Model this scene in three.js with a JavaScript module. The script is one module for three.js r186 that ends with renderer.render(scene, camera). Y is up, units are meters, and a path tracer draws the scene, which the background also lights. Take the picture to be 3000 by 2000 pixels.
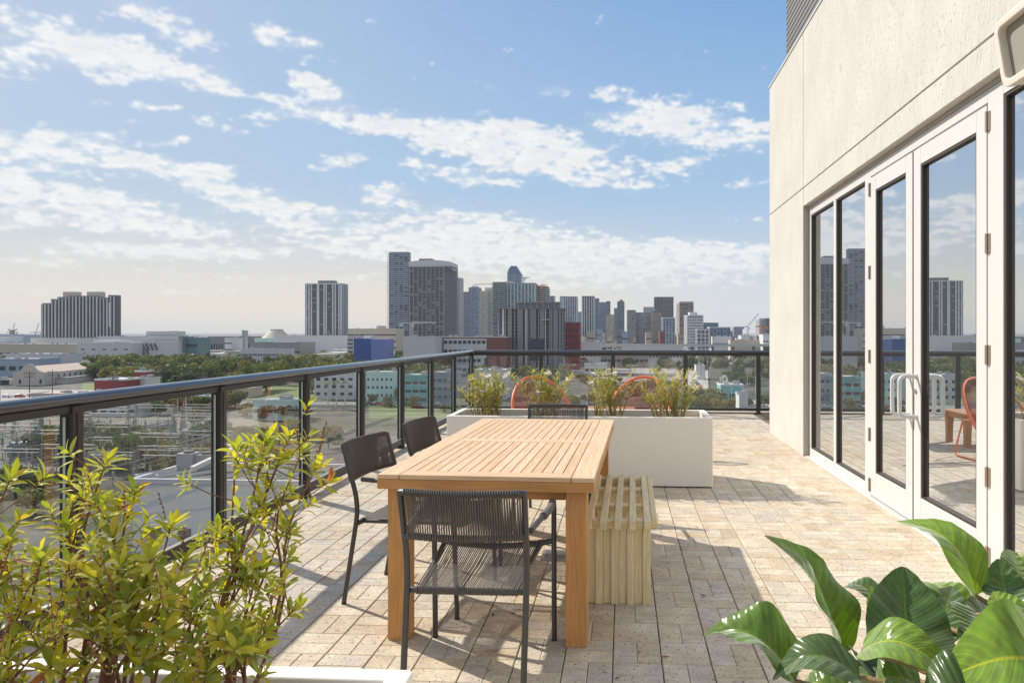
import * as THREE from 'three';
import { mergeGeometries, mergeVertices } from 'three/addons/utils/BufferGeometryUtils.js';
import { RoundedBoxGeometry } from 'three/addons/geometries/RoundedBoxGeometry.js';
import { createNoise2D, createNoise3D } from 'simplex-noise';

// ---------------------------------------------------------------- camera, sky, sun, exposure
const scene = new THREE.Scene();
const EYE = 1.36, FOCAL = 2030, CX = 1700, HY = 977, YAW = Math.atan((1825 - CX) / FOCAL);
const camera = new THREE.PerspectiveCamera(2 * Math.atan(1000 / FOCAL) * 180 / Math.PI, 1.5, 0.05, 20000);
camera.position.set(0, EYE, 0);
camera.rotation.y = YAW;                                   // a shifted lens: the place stays upright, the frame slides
camera.setViewOffset(3000, 2000, 1500 - CX, 1000 - HY, 3000, 2000);
camera.updateProjectionMatrix();

const EXPOSURE = 1.18;
const renderer = new THREE.WebGLRenderer({ antialias: true });
renderer.toneMapping = THREE.LinearToneMapping;
renderer.toneMappingExposure = EXPOSURE;
renderer.shadowMap.enabled = true;
renderer.shadowMap.type = THREE.PCFSoftShadowMap;

const SUN = new THREE.Vector3(-1.09, 1, -0.85).normalize();
const sun = new THREE.DirectionalLight(new THREE.Color().setRGB(1, 0.935, 0.825), 5.0);
sun.position.copy(SUN).multiplyScalar(60);
sun.target.position.set(0, 0, -5);
sun.castShadow = true;
sun.shadow.mapSize.set(4096, 4096);
Object.assign(sun.shadow.camera, { left: -14, right: 14, top: 14, bottom: -14, near: 1, far: 140 });
sun.shadow.radius = 1.2;
scene.add(sun, sun.target);

// ---------------------------------------------------------------- helpers
function rng(seed) { let s = seed >>> 0; return () => { s = (s + 0x6d2b79f5) | 0; let t = Math.imul(s ^ (s >>> 15), 1 | s); t = (t + Math.imul(t ^ (t >>> 7), 61 | t)) ^ t; return ((t ^ (t >>> 14)) >>> 0) / 4294967296; }; }
const lerp = (a, b, t) => a + (b - a) * t, clamp = (x, a = 0, b = 1) => Math.min(b, Math.max(a, x));
const smooth = (a, b, x) => { const t = clamp((x - a) / (b - a)); return t * t * (3 - 2 * t); };
const V = (x, y, z) => new THREE.Vector3(x, y, z);
const rgb = (r, g, b) => new THREE.Color().setRGB(r, g, b);
const noise2 = createNoise2D(rng(11)), noise3 = createNoise3D(rng(12));
const fbm2 = (x, y, n = 4) => { let s = 0, a = 0.5, t = 0; for (let i = 0; i < n; i++) { s += a * noise2(x, y); t += a; x = x * 2.03 + 17.1; y = y * 2.03 - 9.3; a *= 0.5; } return s / t; };

const taken = new Map();
function numbered(name) { const n = taken.get(name) || 0; taken.set(name, n + 1); return n ? `${name}_${String(n).padStart(3, '0')}` : name; }
function thing(name, label, category, pos = [0, 0, 0], turn = 0, group) {
  const o = new THREE.Group(); o.name = numbered(name); o.position.set(...pos); o.rotation.y = turn;
  o.userData = { label, category }; if (group) o.userData.group = group;
  scene.add(o); return o;
}
function part(name, geo, mat, parent, label) {
  const g = Array.isArray(geo) ? join(geo) : geo;
  const m = new THREE.Mesh(g, mat); m.name = name; m.castShadow = m.receiveShadow = true;
  if (label) m.userData.label = label;
  parent.add(m); return m;
}
function stuffPart(name, geo, mat, parent) { const m = part(name, geo, mat, parent); m.userData.kind = 'stuff'; return m; }
function copyOf(root, label, pos, turn, group) {
  const r = root.clone(); r.name = numbered(root.name.replace(/_\d{3}$/, '')); r.userData = { ...root.userData, label };
  if (group) r.userData.group = group;
  r.position.set(...pos); r.rotation.set(0, turn, 0); scene.add(r); return r;
}
function structure(name, geo, mat) { const m = new THREE.Mesh(Array.isArray(geo) ? join(geo) : geo, mat); m.name = numbered(name); m.receiveShadow = m.castShadow = true; m.userData.kind = 'structure'; scene.add(m); return m; }
function join(list) {
  const any = list.some((g) => g.index), use = list.map((g) => { const h = g.index ? g.toNonIndexed() : g; for (const k of Object.keys(h.attributes)) if (!['position', 'normal', 'uv', 'color'].includes(k)) h.deleteAttribute(k); return h; });
  const hasColor = use.some((g) => g.attributes.color);
  if (hasColor) for (const g of use) if (!g.attributes.color) g.setAttribute('color', new THREE.BufferAttribute(new Float32Array(g.attributes.position.count * 3).fill(1), 3));
  return use.length === 1 ? use[0] : mergeGeometries(use);
}
// uv in metres, by the way each face points; swap turns the grain
function metreUV(g, k = 1, swap = false, ox = 0, oy = 0) {
  const h = g.index ? g.toNonIndexed() : g, p = h.attributes.position, n = h.attributes.normal, uv = new Float32Array(p.count * 2);
  for (let i = 0; i < p.count; i += 3) {
    let nx = 0, ny = 0, nz = 0; for (let j = 0; j < 3; j++) { nx += Math.abs(n.getX(i + j)); ny += Math.abs(n.getY(i + j)); nz += Math.abs(n.getZ(i + j)); }
    for (let j = 0; j < 3; j++) {
      const x = p.getX(i + j), y = p.getY(i + j), z = p.getZ(i + j);
      let a, b; if (nx >= ny && nx >= nz) { a = z; b = y; } else if (ny >= nz) { a = x; b = z; } else { a = x; b = y; }
      uv[(i + j) * 2] = (swap ? b : a) * k + ox; uv[(i + j) * 2 + 1] = (swap ? a : b) * k + oy;
    }
  }
  h.setAttribute('uv', new THREE.BufferAttribute(uv, 2)); return h;
}
// uv along the longest side, for boards
function grainUV(g, axis, ox = 0, oy = 0) {
  const h = g.index ? g.toNonIndexed() : g, p = h.attributes.position, n = h.attributes.normal, uv = new Float32Array(p.count * 2);
  const get = (i, a) => (a === 0 ? p.getX(i) : a === 1 ? p.getY(i) : p.getZ(i)), others = [0, 1, 2].filter((a) => a !== axis);
  for (let i = 0; i < p.count; i += 3) {
    const s = [0, 0, 0]; for (let j = 0; j < 3; j++) { s[0] += Math.abs(n.getX(i + j)); s[1] += Math.abs(n.getY(i + j)); s[2] += Math.abs(n.getZ(i + j)); }
    const end = s[axis] > 1.5, across = s[others[0]] > s[others[1]] ? others[1] : others[0];
    for (let j = 0; j < 3; j++) { uv[(i + j) * 2] = (end ? get(i + j, others[0]) * 0.2 : get(i + j, axis)) + ox; uv[(i + j) * 2 + 1] = get(i + j, end ? others[1] : across) + oy; }
  }
  h.setAttribute('uv', new THREE.BufferAttribute(uv, 2)); return h;
}
const bx = (w, h, d, x = 0, y = 0, z = 0) => new THREE.BoxGeometry(w, h, d).translate(x, y, z);
const rb = (w, h, d, r, x = 0, y = 0, z = 0, s = 2) => new RoundedBoxGeometry(w, h, d, s, r).translate(x, y, z);
const span = (x0, x1, y0, y1, z0, z1) => bx(x1 - x0, y1 - y0, z1 - z0, (x0 + x1) / 2, (y0 + y1) / 2, (z0 + z1) / 2);
function tube(pts, r, seg = 24, rad = 10, closed = false, tension = 0.5) {
  const c = new THREE.CatmullRomCurve3(pts.map((p) => (p.isVector3 ? p : V(...p))), closed, 'catmullrom', tension);
  return new THREE.TubeGeometry(c, seg, r, rad, closed);
}
function rod(a, b, r, rad = 8, r2 = r) {
  const A = a.isVector3 ? a : V(...a), B = b.isVector3 ? b : V(...b), d = B.clone().sub(A), l = d.length();
  const g = new THREE.CylinderGeometry(r2, r, l, rad, 1); g.translate(0, l / 2, 0);
  g.applyQuaternion(new THREE.Quaternion().setFromUnitVectors(V(0, 1, 0), d.normalize())); g.translate(A.x, A.y, A.z); return g;
}
// a straight tube with rounded bends through the given corners
function bentTube(pts, r, bend = 0.05, rad = 10) {
  const P = pts.map((p) => V(...p)), path = new THREE.CurvePath();
  let from = P[0];
  for (let i = 1; i < P.length - 1; i++) {
    const a = P[i].clone().sub(P[i - 1]), b = P[i + 1].clone().sub(P[i]), k = Math.min(bend, a.length() * 0.45, b.length() * 0.45);
    const s = P[i].clone().addScaledVector(a.normalize(), -k), e = P[i].clone().addScaledVector(b.normalize(), k);
    path.add(new THREE.LineCurve3(from, s)); path.add(new THREE.QuadraticBezierCurve3(s, P[i], e)); from = e;
  }
  path.add(new THREE.LineCurve3(from, P[P.length - 1]));
  const dense = []; for (const c of path.curves) { const n = c.isLineCurve3 ? 1 : 6; for (let i = 0; i < n; i++) dense.push(c.getPoint(i / n)); } dense.push(P[P.length - 1]);
  return polyTube(dense, r, rad);
}
// tube along a dense polyline with parallel-transported rings; r may be a function of 0..1
function polyTube(pts, r, rad = 8, cap = true) {
  const pos = [], idx = [], n = pts.length; let t = pts[1].clone().sub(pts[0]).normalize();
  let u = Math.abs(t.y) < 0.9 ? V(0, 1, 0).cross(t).normalize() : V(1, 0, 0).cross(t).normalize();
  for (let i = 0; i < n; i++) {
    const a = pts[Math.max(0, i - 1)], b = pts[Math.min(n - 1, i + 1)], tt = b.clone().sub(a).normalize();
    u.addScaledVector(tt, -u.dot(tt)).normalize(); const w = tt.clone().cross(u), rr = typeof r === 'function' ? r(i / (n - 1)) : r;
    for (let k = 0; k < rad; k++) { const c = Math.cos(k / rad * 2 * Math.PI) * rr, s = Math.sin(k / rad * 2 * Math.PI) * rr; pos.push(pts[i].x + u.x * c + w.x * s, pts[i].y + u.y * c + w.y * s, pts[i].z + u.z * c + w.z * s); }
  }
  for (let i = 0; i < n - 1; i++) for (let k = 0; k < rad; k++) { const a = i * rad + k, b = i * rad + (k + 1) % rad; idx.push(a, b, a + rad, b, b + rad, a + rad); }
  if (cap) { const s = pos.length / 3; pos.push(pts[0].x, pts[0].y, pts[0].z, pts[n - 1].x, pts[n - 1].y, pts[n - 1].z); for (let k = 0; k < rad; k++) { idx.push(s, (k + 1) % rad, k); idx.push(s + 1, (n - 1) * rad + k, (n - 1) * rad + (k + 1) % rad); } }
  const g = new THREE.BufferGeometry(); g.setAttribute('position', new THREE.Float32BufferAttribute(pos, 3)); g.setAttribute('uv', new THREE.Float32BufferAttribute(new Float32Array(pos.length / 3 * 2), 2)); g.setIndex(idx); g.computeVertexNormals(); return g;
}
// where a column of the view meets the world: used once, to measure the far buildings out in metres
const cY = Math.cos(YAW), sY = Math.sin(YAW);
const ray = (px, py) => { const r = (px - CX) / FOCAL; return V(cY * r - sY, -(py - HY) / FOCAL, -sY * r - cY); };
const across = (px, z) => { const d = ray(px, HY); return d.x * z / d.z; };      // x where that column crosses the plane z
const depthOf = (px, D) => ray(px, HY).z * D;                                    // z at distance D before the camera
const heightAt = (py, px, z) => { const d = ray(px, py); return EYE + d.y * z / d.z; };
const backAt = (px, x) => { const d = ray(px, HY); return d.z * x / d.x; };      // z where that column crosses the plane x

// ---------------------------------------------------------------- textures
function texture(w, h, fn, { srgb = true, repeat } = {}) {
  const d = new Uint8Array(w * h * 4);
  for (let j = 0; j < h; j++) for (let i = 0; i < w; i++) { const c = fn(i / w, j / h, i, j), k = (j * w + i) * 4; if (typeof c === 'number') { d[k] = d[k + 1] = d[k + 2] = clamp(c) * 255; } else { d[k] = clamp(c[0]) * 255; d[k + 1] = clamp(c[1]) * 255; d[k + 2] = clamp(c[2]) * 255; } d[k + 3] = 255; }
  const t = new THREE.DataTexture(d, w, h, THREE.RGBAFormat); t.wrapS = t.wrapT = THREE.RepeatWrapping; t.magFilter = THREE.LinearFilter; t.minFilter = THREE.LinearMipmapLinearFilter; t.generateMipmaps = true;
  if (srgb) t.colorSpace = THREE.SRGBColorSpace; if (repeat) t.repeat.set(...repeat); t.needsUpdate = true; return t;
}
// noise that tiles: walk a torus
const tile = (u, v, fu, fv, n = 3, seed = 0) => { let s = 0, a = 0.5, tt = 0; for (let o = 0; o < n; o++) { const A = u * 2 * Math.PI, B = v * 2 * Math.PI, ru = fu / (2 * Math.PI), rv = fv / (2 * Math.PI); s += a * noise3(Math.cos(A) * ru + seed, Math.sin(A) * ru + Math.cos(B) * rv, Math.sin(B) * rv + seed * 0.7); tt += a; a *= 0.55; fu *= 2; fv *= 2; } return s / tt; };

// ---------------------------------------------------------------- the sky: air and broken cloud
{
  const W = 4096, H = 2048, data = new Float32Array(W * H * 4), lin = (r, g, b) => [r, g, b].map((c) => { c /= 255; return (c <= 0.04045 ? c / 12.92 : ((c + 0.055) / 1.055) ** 2.4); });
  const zen = lin(84, 144, 212), mid = lin(110, 164, 220), far = lin(166, 199, 230), hzCool = lin(214, 223, 232), hzWarm = lin(246, 233, 208), white = lin(250, 249, 247), grey = lin(212, 217, 225), glowC = lin(222, 228, 236);
  // cloud banks: [across, up, half length, half height, slope, weight] on a chart of tangents round the terrace's long axis
  const chart = (px, py) => { const d = ray(px, py); return [d.x / -d.z, d.y / -d.z]; };
  const banks = [
    [100, 70, 190, 42, 20, 1], [250, 122, 190, 46, 15, 1.1], [430, 172, 130, 28, 16, 1], [400, 72, 150, 34, 33, 0.75], [320, 20, 150, 26, 18, 0.6], [50, 152, 70, 11, 4, 0.7], [20, 120, 50, 16, 10, 0.6],
    [620, 78, 66, 27, 18, 0.95], [705, 95, 36, 15, 10, 0.7], [740, 206, 92, 34, 18, 0.85], [690, 172, 40, 20, 25, 0.5], [640, 228, 70, 13, 14, 0.6], [255, 190, 64, 13, 14, 0.5], [390, 250, 120, 12, 8, 0.55], [500, 295, 74, 18, 15, 0.6], [590, 268, 50, 12, 5, 0.7], [420, 318, 34, 15, 0, 0.95],
    [120, 338, 240, 40, 8, 1.2], [330, 376, 140, 24, 10, 1], [480, 390, 74, 15, 5, 0.8], [90, 448, 200, 44, 13, 1.1], [275, 487, 165, 46, 12, 1.15], [440, 528, 112, 16, 2, 0.9], [80, 510, 90, 14, 6, 0.6],
    [560, 455, 145, 36, 14, 1.1], [470, 415, 70, 18, 8, 0.7], [700, 482, 115, 15, 8, 0.7], [685, 516, 84, 18, 4, 0.9], [290, 576, 250, 22, 3, 1], [130, 603, 160, 12, 2, 0.85], [490, 576, 112, 18, 2, 0.9], [480, 632, 200, 8, 2, 0.45], [820, 640, 220, 9, 0, 0.4],
    [820, 280, 180, 20, 8, 1], [1000, 300, 205, 30, 8, 1.1], [1110, 340, 145, 36, 12, 1.15], [1225, 318, 100, 36, 10, 1.05], [1255, 366, 225, 40, 10, 1.2], [1380, 410, 105, 19, 5, 1], [1480, 268, 130, 30, -6, 0.95], [1605, 298, 165, 42, 3, 1.1], [1415, 214, 58, 19, 2, 1], [1280, 211, 52, 13, 0, 0.85], [1560, 382, 62, 18, -6, 0.85], [1700, 310, 60, 22, 0, 0.8], [1690, 238, 56, 10, 8, 0.5], [1170, 285, 60, 14, 4, 0.8],
    [785, 368, 80, 13, -7, 0.9], [880, 446, 62, 26, 4, 1], [950, 374, 46, 10, 6, 0.8], [1055, 405, 125, 18, 8, 1], [1080, 512, 190, 32, 6, 1], [950, 566, 300, 40, 2, 1.1], [1250, 596, 330, 44, 3, 1.1], [1520, 596, 270, 36, 4, 1.05], [1650, 572, 160, 20, 2, 0.8], [1120, 548, 200, 30, 3, 0.8], [990, 148, 22, 14, 40, 0.5], [1120, 200, 60, 10, 22, 0.45], [1720, 425, 70, 14, -6, 0.5], [1730, 500, 60, 10, 0, 0.35],
    [1340, 655, 420, 16, 0, 0.55], [300, 672, 420, 14, 0, 0.45], [-160, 120, 200, 46, 14, 1], [-200, 360, 220, 44, 8, 1], [-150, 480, 200, 34, 8, 1], [2000, 320, 180, 44, 4, 1], [2050, 590, 260, 40, 2, 1], [2250, 430, 160, 26, 0, 0.8], [1950, 190, 90, 20, 0, 0.7],
  ].map(([x, y, l, h, deg, w]) => { const k = 3000 / 2352, c = chart(x * k, y * k), s = k / FOCAL, a = -deg * Math.PI / 180; return [c[0], c[1], l * s, h * s, Math.cos(a), Math.sin(a), w]; });
  const r = rng(77), others = []; for (let i = 0; i < 230; i++) { const el = Math.asin(0.06 + 0.9 * r()) , az = r() * 2 * Math.PI; others.push([az, el, 0.10 + 0.22 * r(), 0.02 + 0.05 * r(), (r() - 0.5) * 0.5, 0.6 + 0.6 * r()]); }
  const n3 = (x, y, z) => noise3(x, y, z);
  const puff = (x, y) => { let s = 0, a = 0.5, t = 0, f = 1; for (let i = 0; i < 6; i++) { s += a * n3(x * f + i * 7.3, y * f * 1.35 - i * 3.1, 0.4 + i); t += a; a *= 0.57; f *= 2.07; } return s / t; };
  // coverage on a coarse grid, read smoothly below
  const GW = 1024, GH = 257, grid = new Float32Array((GW + 1) * GH);
  for (let gj = 0; gj < GH; gj++) for (let gi = 0; gi <= GW; gi++) {
    const el = gj / (GH - 1) * Math.PI / 2, phi = (gi / GW - 0.5) * 2 * Math.PI, ce = Math.max(1e-3, Math.cos(el)), y = Math.sin(el), x = Math.cos(phi) * ce, z = Math.sin(phi) * ce;
    let cov = 0; const inFront = smooth(0.35, 0.62, -z / ce);
    if (inFront > 0) { const u = x / -z, v = y / -z; for (const b of banks) { const dx = u - b[0], dy = v - b[1]; if (Math.abs(dx) > b[2] * 2.2 + 0.05) continue; const p = (dx * b[4] + dy * b[5]) / b[2], q = (-dx * b[5] + dy * b[4]) / b[3], e = p * p + q * q; if (e < 6) cov += b[6] * Math.exp(-e * 1.15) * inFront; } }
    if (inFront < 1) { let o = 0; for (const b of others) { let da = phi - b[0] + Math.PI; da -= Math.floor(da / (2 * Math.PI)) * 2 * Math.PI; da = (da - Math.PI) * ce; if (Math.abs(da) > 0.8) continue; const de = el - b[1] - da * b[4], e = (da / b[2]) ** 2 + (de / b[3]) ** 2; if (e < 6) o += b[5] * Math.exp(-e * 1.15); } cov = lerp(o, cov, inFront); }
    grid[gj * (GW + 1) + gi] = cov;
  }
  const coverage = (phi, el) => { const a = (phi / (2 * Math.PI) + 0.5) * GW, b = clamp(el / (Math.PI / 2)) * (GH - 1.001), i = Math.min(GW - 1, Math.floor(a)), j = Math.floor(b), f = a - i, g = b - j, k = j * (GW + 1) + i; return lerp(lerp(grid[k], grid[k + 1], f), lerp(grid[k + GW + 1], grid[k + GW + 2], f), g); };
  for (let j = 0; j < H; j++) {
    const el = ((j + 0.5) / H - 0.5) * Math.PI; if (el < -0.02) { for (let i = 0; i < W; i++) { const k = (j * W + i) * 4; data[k] = 0.22; data[k + 1] = 0.215; data[k + 2] = 0.2; data[k + 3] = 1; } continue; }
    const y = Math.sin(Math.max(el, 0)), ce = Math.cos(el);
    for (let i = 0; i < W; i++) {
      const phi = ((i + 0.5) / W - 0.5) * 2 * Math.PI, x = Math.cos(phi) * ce, z = Math.sin(phi) * ce, sd = x * SUN.x + y * SUN.y + z * SUN.z, ang = Math.acos(clamp(sd, -1, 1));
      const t1 = smooth(0, 0.22, y), t2 = smooth(0.12, 0.52, y), glow = Math.exp(-((ang / 0.62) ** 1.5)), warm = smooth(1.35, 0.55, Math.acos(clamp((x * SUN.x + z * SUN.z) / (ce * Math.hypot(SUN.x, SUN.z)), -1, 1)));
      const c = [0, 1, 2].map((q) => { const hz = lerp(hzCool[q], hzWarm[q], warm); let v = lerp(hz, far[q], t1); v = lerp(v, lerp(mid[q], zen[q], smooth(0.25, 0.75, y)), t2); return lerp(v, glowC[q], 0.72 * glow) ; });
      let cov = coverage(phi, el);
      cov = 1 - Math.exp(-1.75 * cov);
      const s = 1 / (y + 0.16), px = x * s * 5.2, pz = z * s * 5.2;
      const n = puff(px, pz) * 0.95 + 0.34 * n3(x * 30, y * 62, z * 30) + 0.28 * n3(x * 52, y * 96, z * 52) + 0.20 * n3(x * 95, y * 170, z * 95) + 0.10 * n3(x * 210, y * 330, z * 210);
      let d = smooth(0.37, 0.92, cov * 0.93 + n * 0.60);
      const veil = smooth(0.25, 1.1, cov * 0.8 + 0.5 * puff(px * 0.35 + 5, pz * 0.5) ) * 0.3;
      d = clamp(d + veil * (1 - d));
      const lit = puff(px + 0.16 * SUN.x, pz + 0.16 * SUN.z), thick = smooth(0.55, 1.3, cov + n * 0.5), shade = clamp(0.45 * thick + 0.6 * (lit - n * 0.45)) * 0.75;
      for (let q = 0; q < 3; q++) { let w = lerp(white[q], grey[q], shade) * lerp(1, 1.06, glow); const hz = smooth(0.13, 0.0, y); w = lerp(w, c[q], hz * 0.75); c[q] = lerp(c[q], w, d * 0.93); }
      const k = (j * W + i) * 4; for (let q = 0; q < 3; q++) data[k + q] = c[q] / EXPOSURE; data[k + 3] = 1;
    }
  }
  const t = new THREE.DataTexture(data, W, H, THREE.RGBAFormat, THREE.FloatType); t.mapping = THREE.EquirectangularReflectionMapping; t.magFilter = t.minFilter = THREE.LinearFilter; t.needsUpdate = true;
  scene.background = t; scene.environment = t;
}

// ---------------------------------------------------------------- materials
const std = (o) => new THREE.MeshStandardMaterial(o), phys = (o) => new THREE.MeshPhysicalMaterial(o);
const stoneMap = texture(1024, 1024, (u, v) => {
  const big = tile(u, v, 5, 5, 3, 1), band = tile(u, v, 5, 18, 3, 5), fine = tile(u, v, 60, 60, 3, 9), pit = tile(u, v, 34, 46, 2, 21), shell = tile(u, v, 40, 64, 2, 31);
  let k = 0.86 + 0.07 * big + 0.05 * band + 0.05 * fine; if (pit > 0.5) k -= 0.36 * smooth(0.5, 0.66, pit); if (shell > 0.46) k += 0.14 * smooth(0.46, 0.64, shell);
  return [k, k * (0.985 + 0.012 * big), k * (0.965 + 0.03 * band)];
});
const stoneBump = texture(1024, 1024, (u, v) => { const pit = tile(u, v, 34, 46, 2, 21), fine = tile(u, v, 60, 60, 3, 9); return 0.6 + 0.14 * fine - 0.55 * smooth(0.44, 0.66, pit); }, { srgb: false });
for (const t of [stoneMap, stoneBump]) t.repeat.set(1.15, 1.15);
const stoneTones = [[0.75, 0.655, 0.535], [0.72, 0.62, 0.495], [0.78, 0.70, 0.60], [0.68, 0.575, 0.445], [0.71, 0.65, 0.57], [0.76, 0.67, 0.555], [0.64, 0.535, 0.41], [0.66, 0.605, 0.53], [0.74, 0.645, 0.52]].map(([r, g, b]) => [r * 1.01, g * 0.985, b * 0.93]);
const stoneMats = stoneTones.map((c) => std({ color: rgb(...c), map: stoneMap, bumpMap: stoneBump, bumpScale: 0.0022, roughness: 0.72 }));
const stoneMixed = std({ color: rgb(1, 1, 1), vertexColors: true, map: stoneMap, bumpMap: stoneBump, bumpScale: 0.0022, roughness: 0.72 });
const groutMat = std({ color: rgb(0.16, 0.125, 0.095), roughness: 0.95 });

function woodTextures(seed, ringy) {
  const f = (u, v) => { const warp = 0.45 * tile(u, v, 1, 3, 2, seed + 3), rings = Math.sin((v * ringy + warp * 2.2 + 0.6 * tile(u, v, 3, 9, 2, seed)) * 2 * Math.PI), fine = tile(u, v, 7, 150, 2, seed + 8), blotch = tile(u, v, 2, 6, 2, seed + 15); return { rings, fine, blotch }; };
  return {
    map: texture(1024, 512, (u, v) => { const { rings, fine, blotch } = f(u, v); const k = 0.92 + 0.022 * rings + 0.05 * fine + 0.045 * blotch; return [k, k * (0.985 + 0.012 * fine + 0.008 * rings), k * (0.965 + 0.02 * rings + 0.025 * fine)]; }),
    bump: texture(1024, 512, (u, v) => { const { rings, fine } = f(u, v); return 0.5 + 0.18 * rings + 0.3 * fine; }, { srgb: false }),
  };
}
const teakTex = woodTextures(3, 14), pineTex = woodTextures(9, 9);
for (const t of Object.values(teakTex)) t.repeat.set(1.1, 2.4);
for (const t of Object.values(pineTex)) t.repeat.set(1.4, 3.2);
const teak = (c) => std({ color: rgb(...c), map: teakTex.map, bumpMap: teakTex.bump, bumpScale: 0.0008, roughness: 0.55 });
const teakSunlitTop = [teak([0.75, 0.53, 0.335]), teak([0.78, 0.56, 0.365]), teak([0.73, 0.505, 0.31]), teak([0.77, 0.545, 0.345])];  // paler top: weathering and sun highlight both put into the colour
const teakShadedEdge = teak([0.58, 0.29, 0.095]), teakLeg = teak([0.60, 0.30, 0.10]);  // same wood as the top; shade of the sides put into the colour
const pine = [[0.90, 0.75, 0.45], [0.92, 0.78, 0.49], [0.87, 0.71, 0.41]].map((c) => std({ color: rgb(...c), map: pineTex.map, bumpMap: pineTex.bump, bumpScale: 0.0006, roughness: 0.62 }));

const stuccoMap = texture(1024, 1024, (u, v) => { const a = tile(u, v, 3, 2, 3, 41), s = tile(u, v, 90, 7, 3, 43), g = tile(u, v, 120, 120, 2, 47), pit = tile(u, v, 70, 26, 2, 53); let k = 0.925 + 0.035 * a + 0.035 * s + 0.03 * g; if (pit > 0.5) k -= 0.16 * smooth(0.5, 0.68, pit) * smooth(-0.3, 0.5, a); return [k, k * 0.995, k * 0.985]; });
const stuccoBump = texture(1024, 1024, (u, v) => { const s = tile(u, v, 90, 7, 3, 43), g = tile(u, v, 120, 120, 2, 47), pit = tile(u, v, 70, 26, 2, 53); return 0.6 + 0.22 * s + 0.12 * g - 0.5 * smooth(0.46, 0.68, pit); }, { srgb: false });
for (const t of [stuccoMap, stuccoBump]) t.repeat.set(0.62, 0.62);
const stucco = std({ color: rgb(0.635, 0.612, 0.575), map: stuccoMap, bumpMap: stuccoBump, bumpScale: 0.006, roughness: 0.92 });
const softMap = texture(512, 512, (u, v) => { const k = 0.965 + 0.008 * tile(u, v, 4, 4, 3, 61) + 0.009 * tile(u, v, 40, 40, 2, 63) - 0.012 * smooth(0.45, 0.7, tile(u, v, 9, 14, 3, 67)); return [k, k * 0.997, k * 0.99]; });
const planterMat = std({ color: rgb(0.88, 0.83, 0.75), map: softMap, roughness: 0.5 });
const soilMat = std({ color: rgb(0.045, 0.032, 0.022), roughness: 1 });
const whiteFrame = phys({ color: rgb(0.63, 0.627, 0.62), map: softMap, roughness: 0.38 });
const gasket = std({ color: rgb(0.035, 0.025, 0.02), roughness: 0.6 });
const doorGlass = phys({ color: rgb(0.70, 0.73, 0.75), metalness: 0.97, roughness: 0.0 });
const darkRoom = std({ color: rgb(0.04, 0.036, 0.032), roughness: 0.9 });
const bronze = phys({ color: rgb(0.028, 0.024, 0.021), roughness: 0.36, metalness: 0.0, clearcoat: 0.25, clearcoatRoughness: 0.25 });
const railMetal = phys({ color: rgb(0.040, 0.042, 0.048), roughness: 0.3, metalness: 0.0, clearcoat: 1, clearcoatRoughness: 0.12 });
const clearGlass = phys({ color: rgb(0.975, 0.985, 0.98), transmission: 1, roughness: 0.0, ior: 1.8, thickness: 0 });
const paleMetal = std({ color: rgb(0.42, 0.41, 0.39), roughness: 0.35, metalness: 0.7 });
const hingeMat = std({ color: rgb(0.50, 0.41, 0.33), roughness: 0.35, metalness: 0.85 });
const chairMetal = phys({ color: rgb(0.055, 0.054, 0.052), roughness: 0.42, metalness: 0.2, clearcoat: 0.2, clearcoatRoughness: 0.4 });
const ropeMat = std({ color: rgb(0.125, 0.112, 0.10), roughness: 0.85 });
const orangeCord = std({ color: rgb(0.34, 0.055, 0.03), roughness: 0.5 }), orangeMetal = std({ color: rgb(0.72, 0.16, 0.05), roughness: 0.4 });
const louverMat = std({ color: rgb(0.155, 0.152, 0.15), roughness: 0.55, metalness: 0.3 });
const glassEdge = std({ color: rgb(0.42, 0.50, 0.47), roughness: 0.3 });

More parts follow.
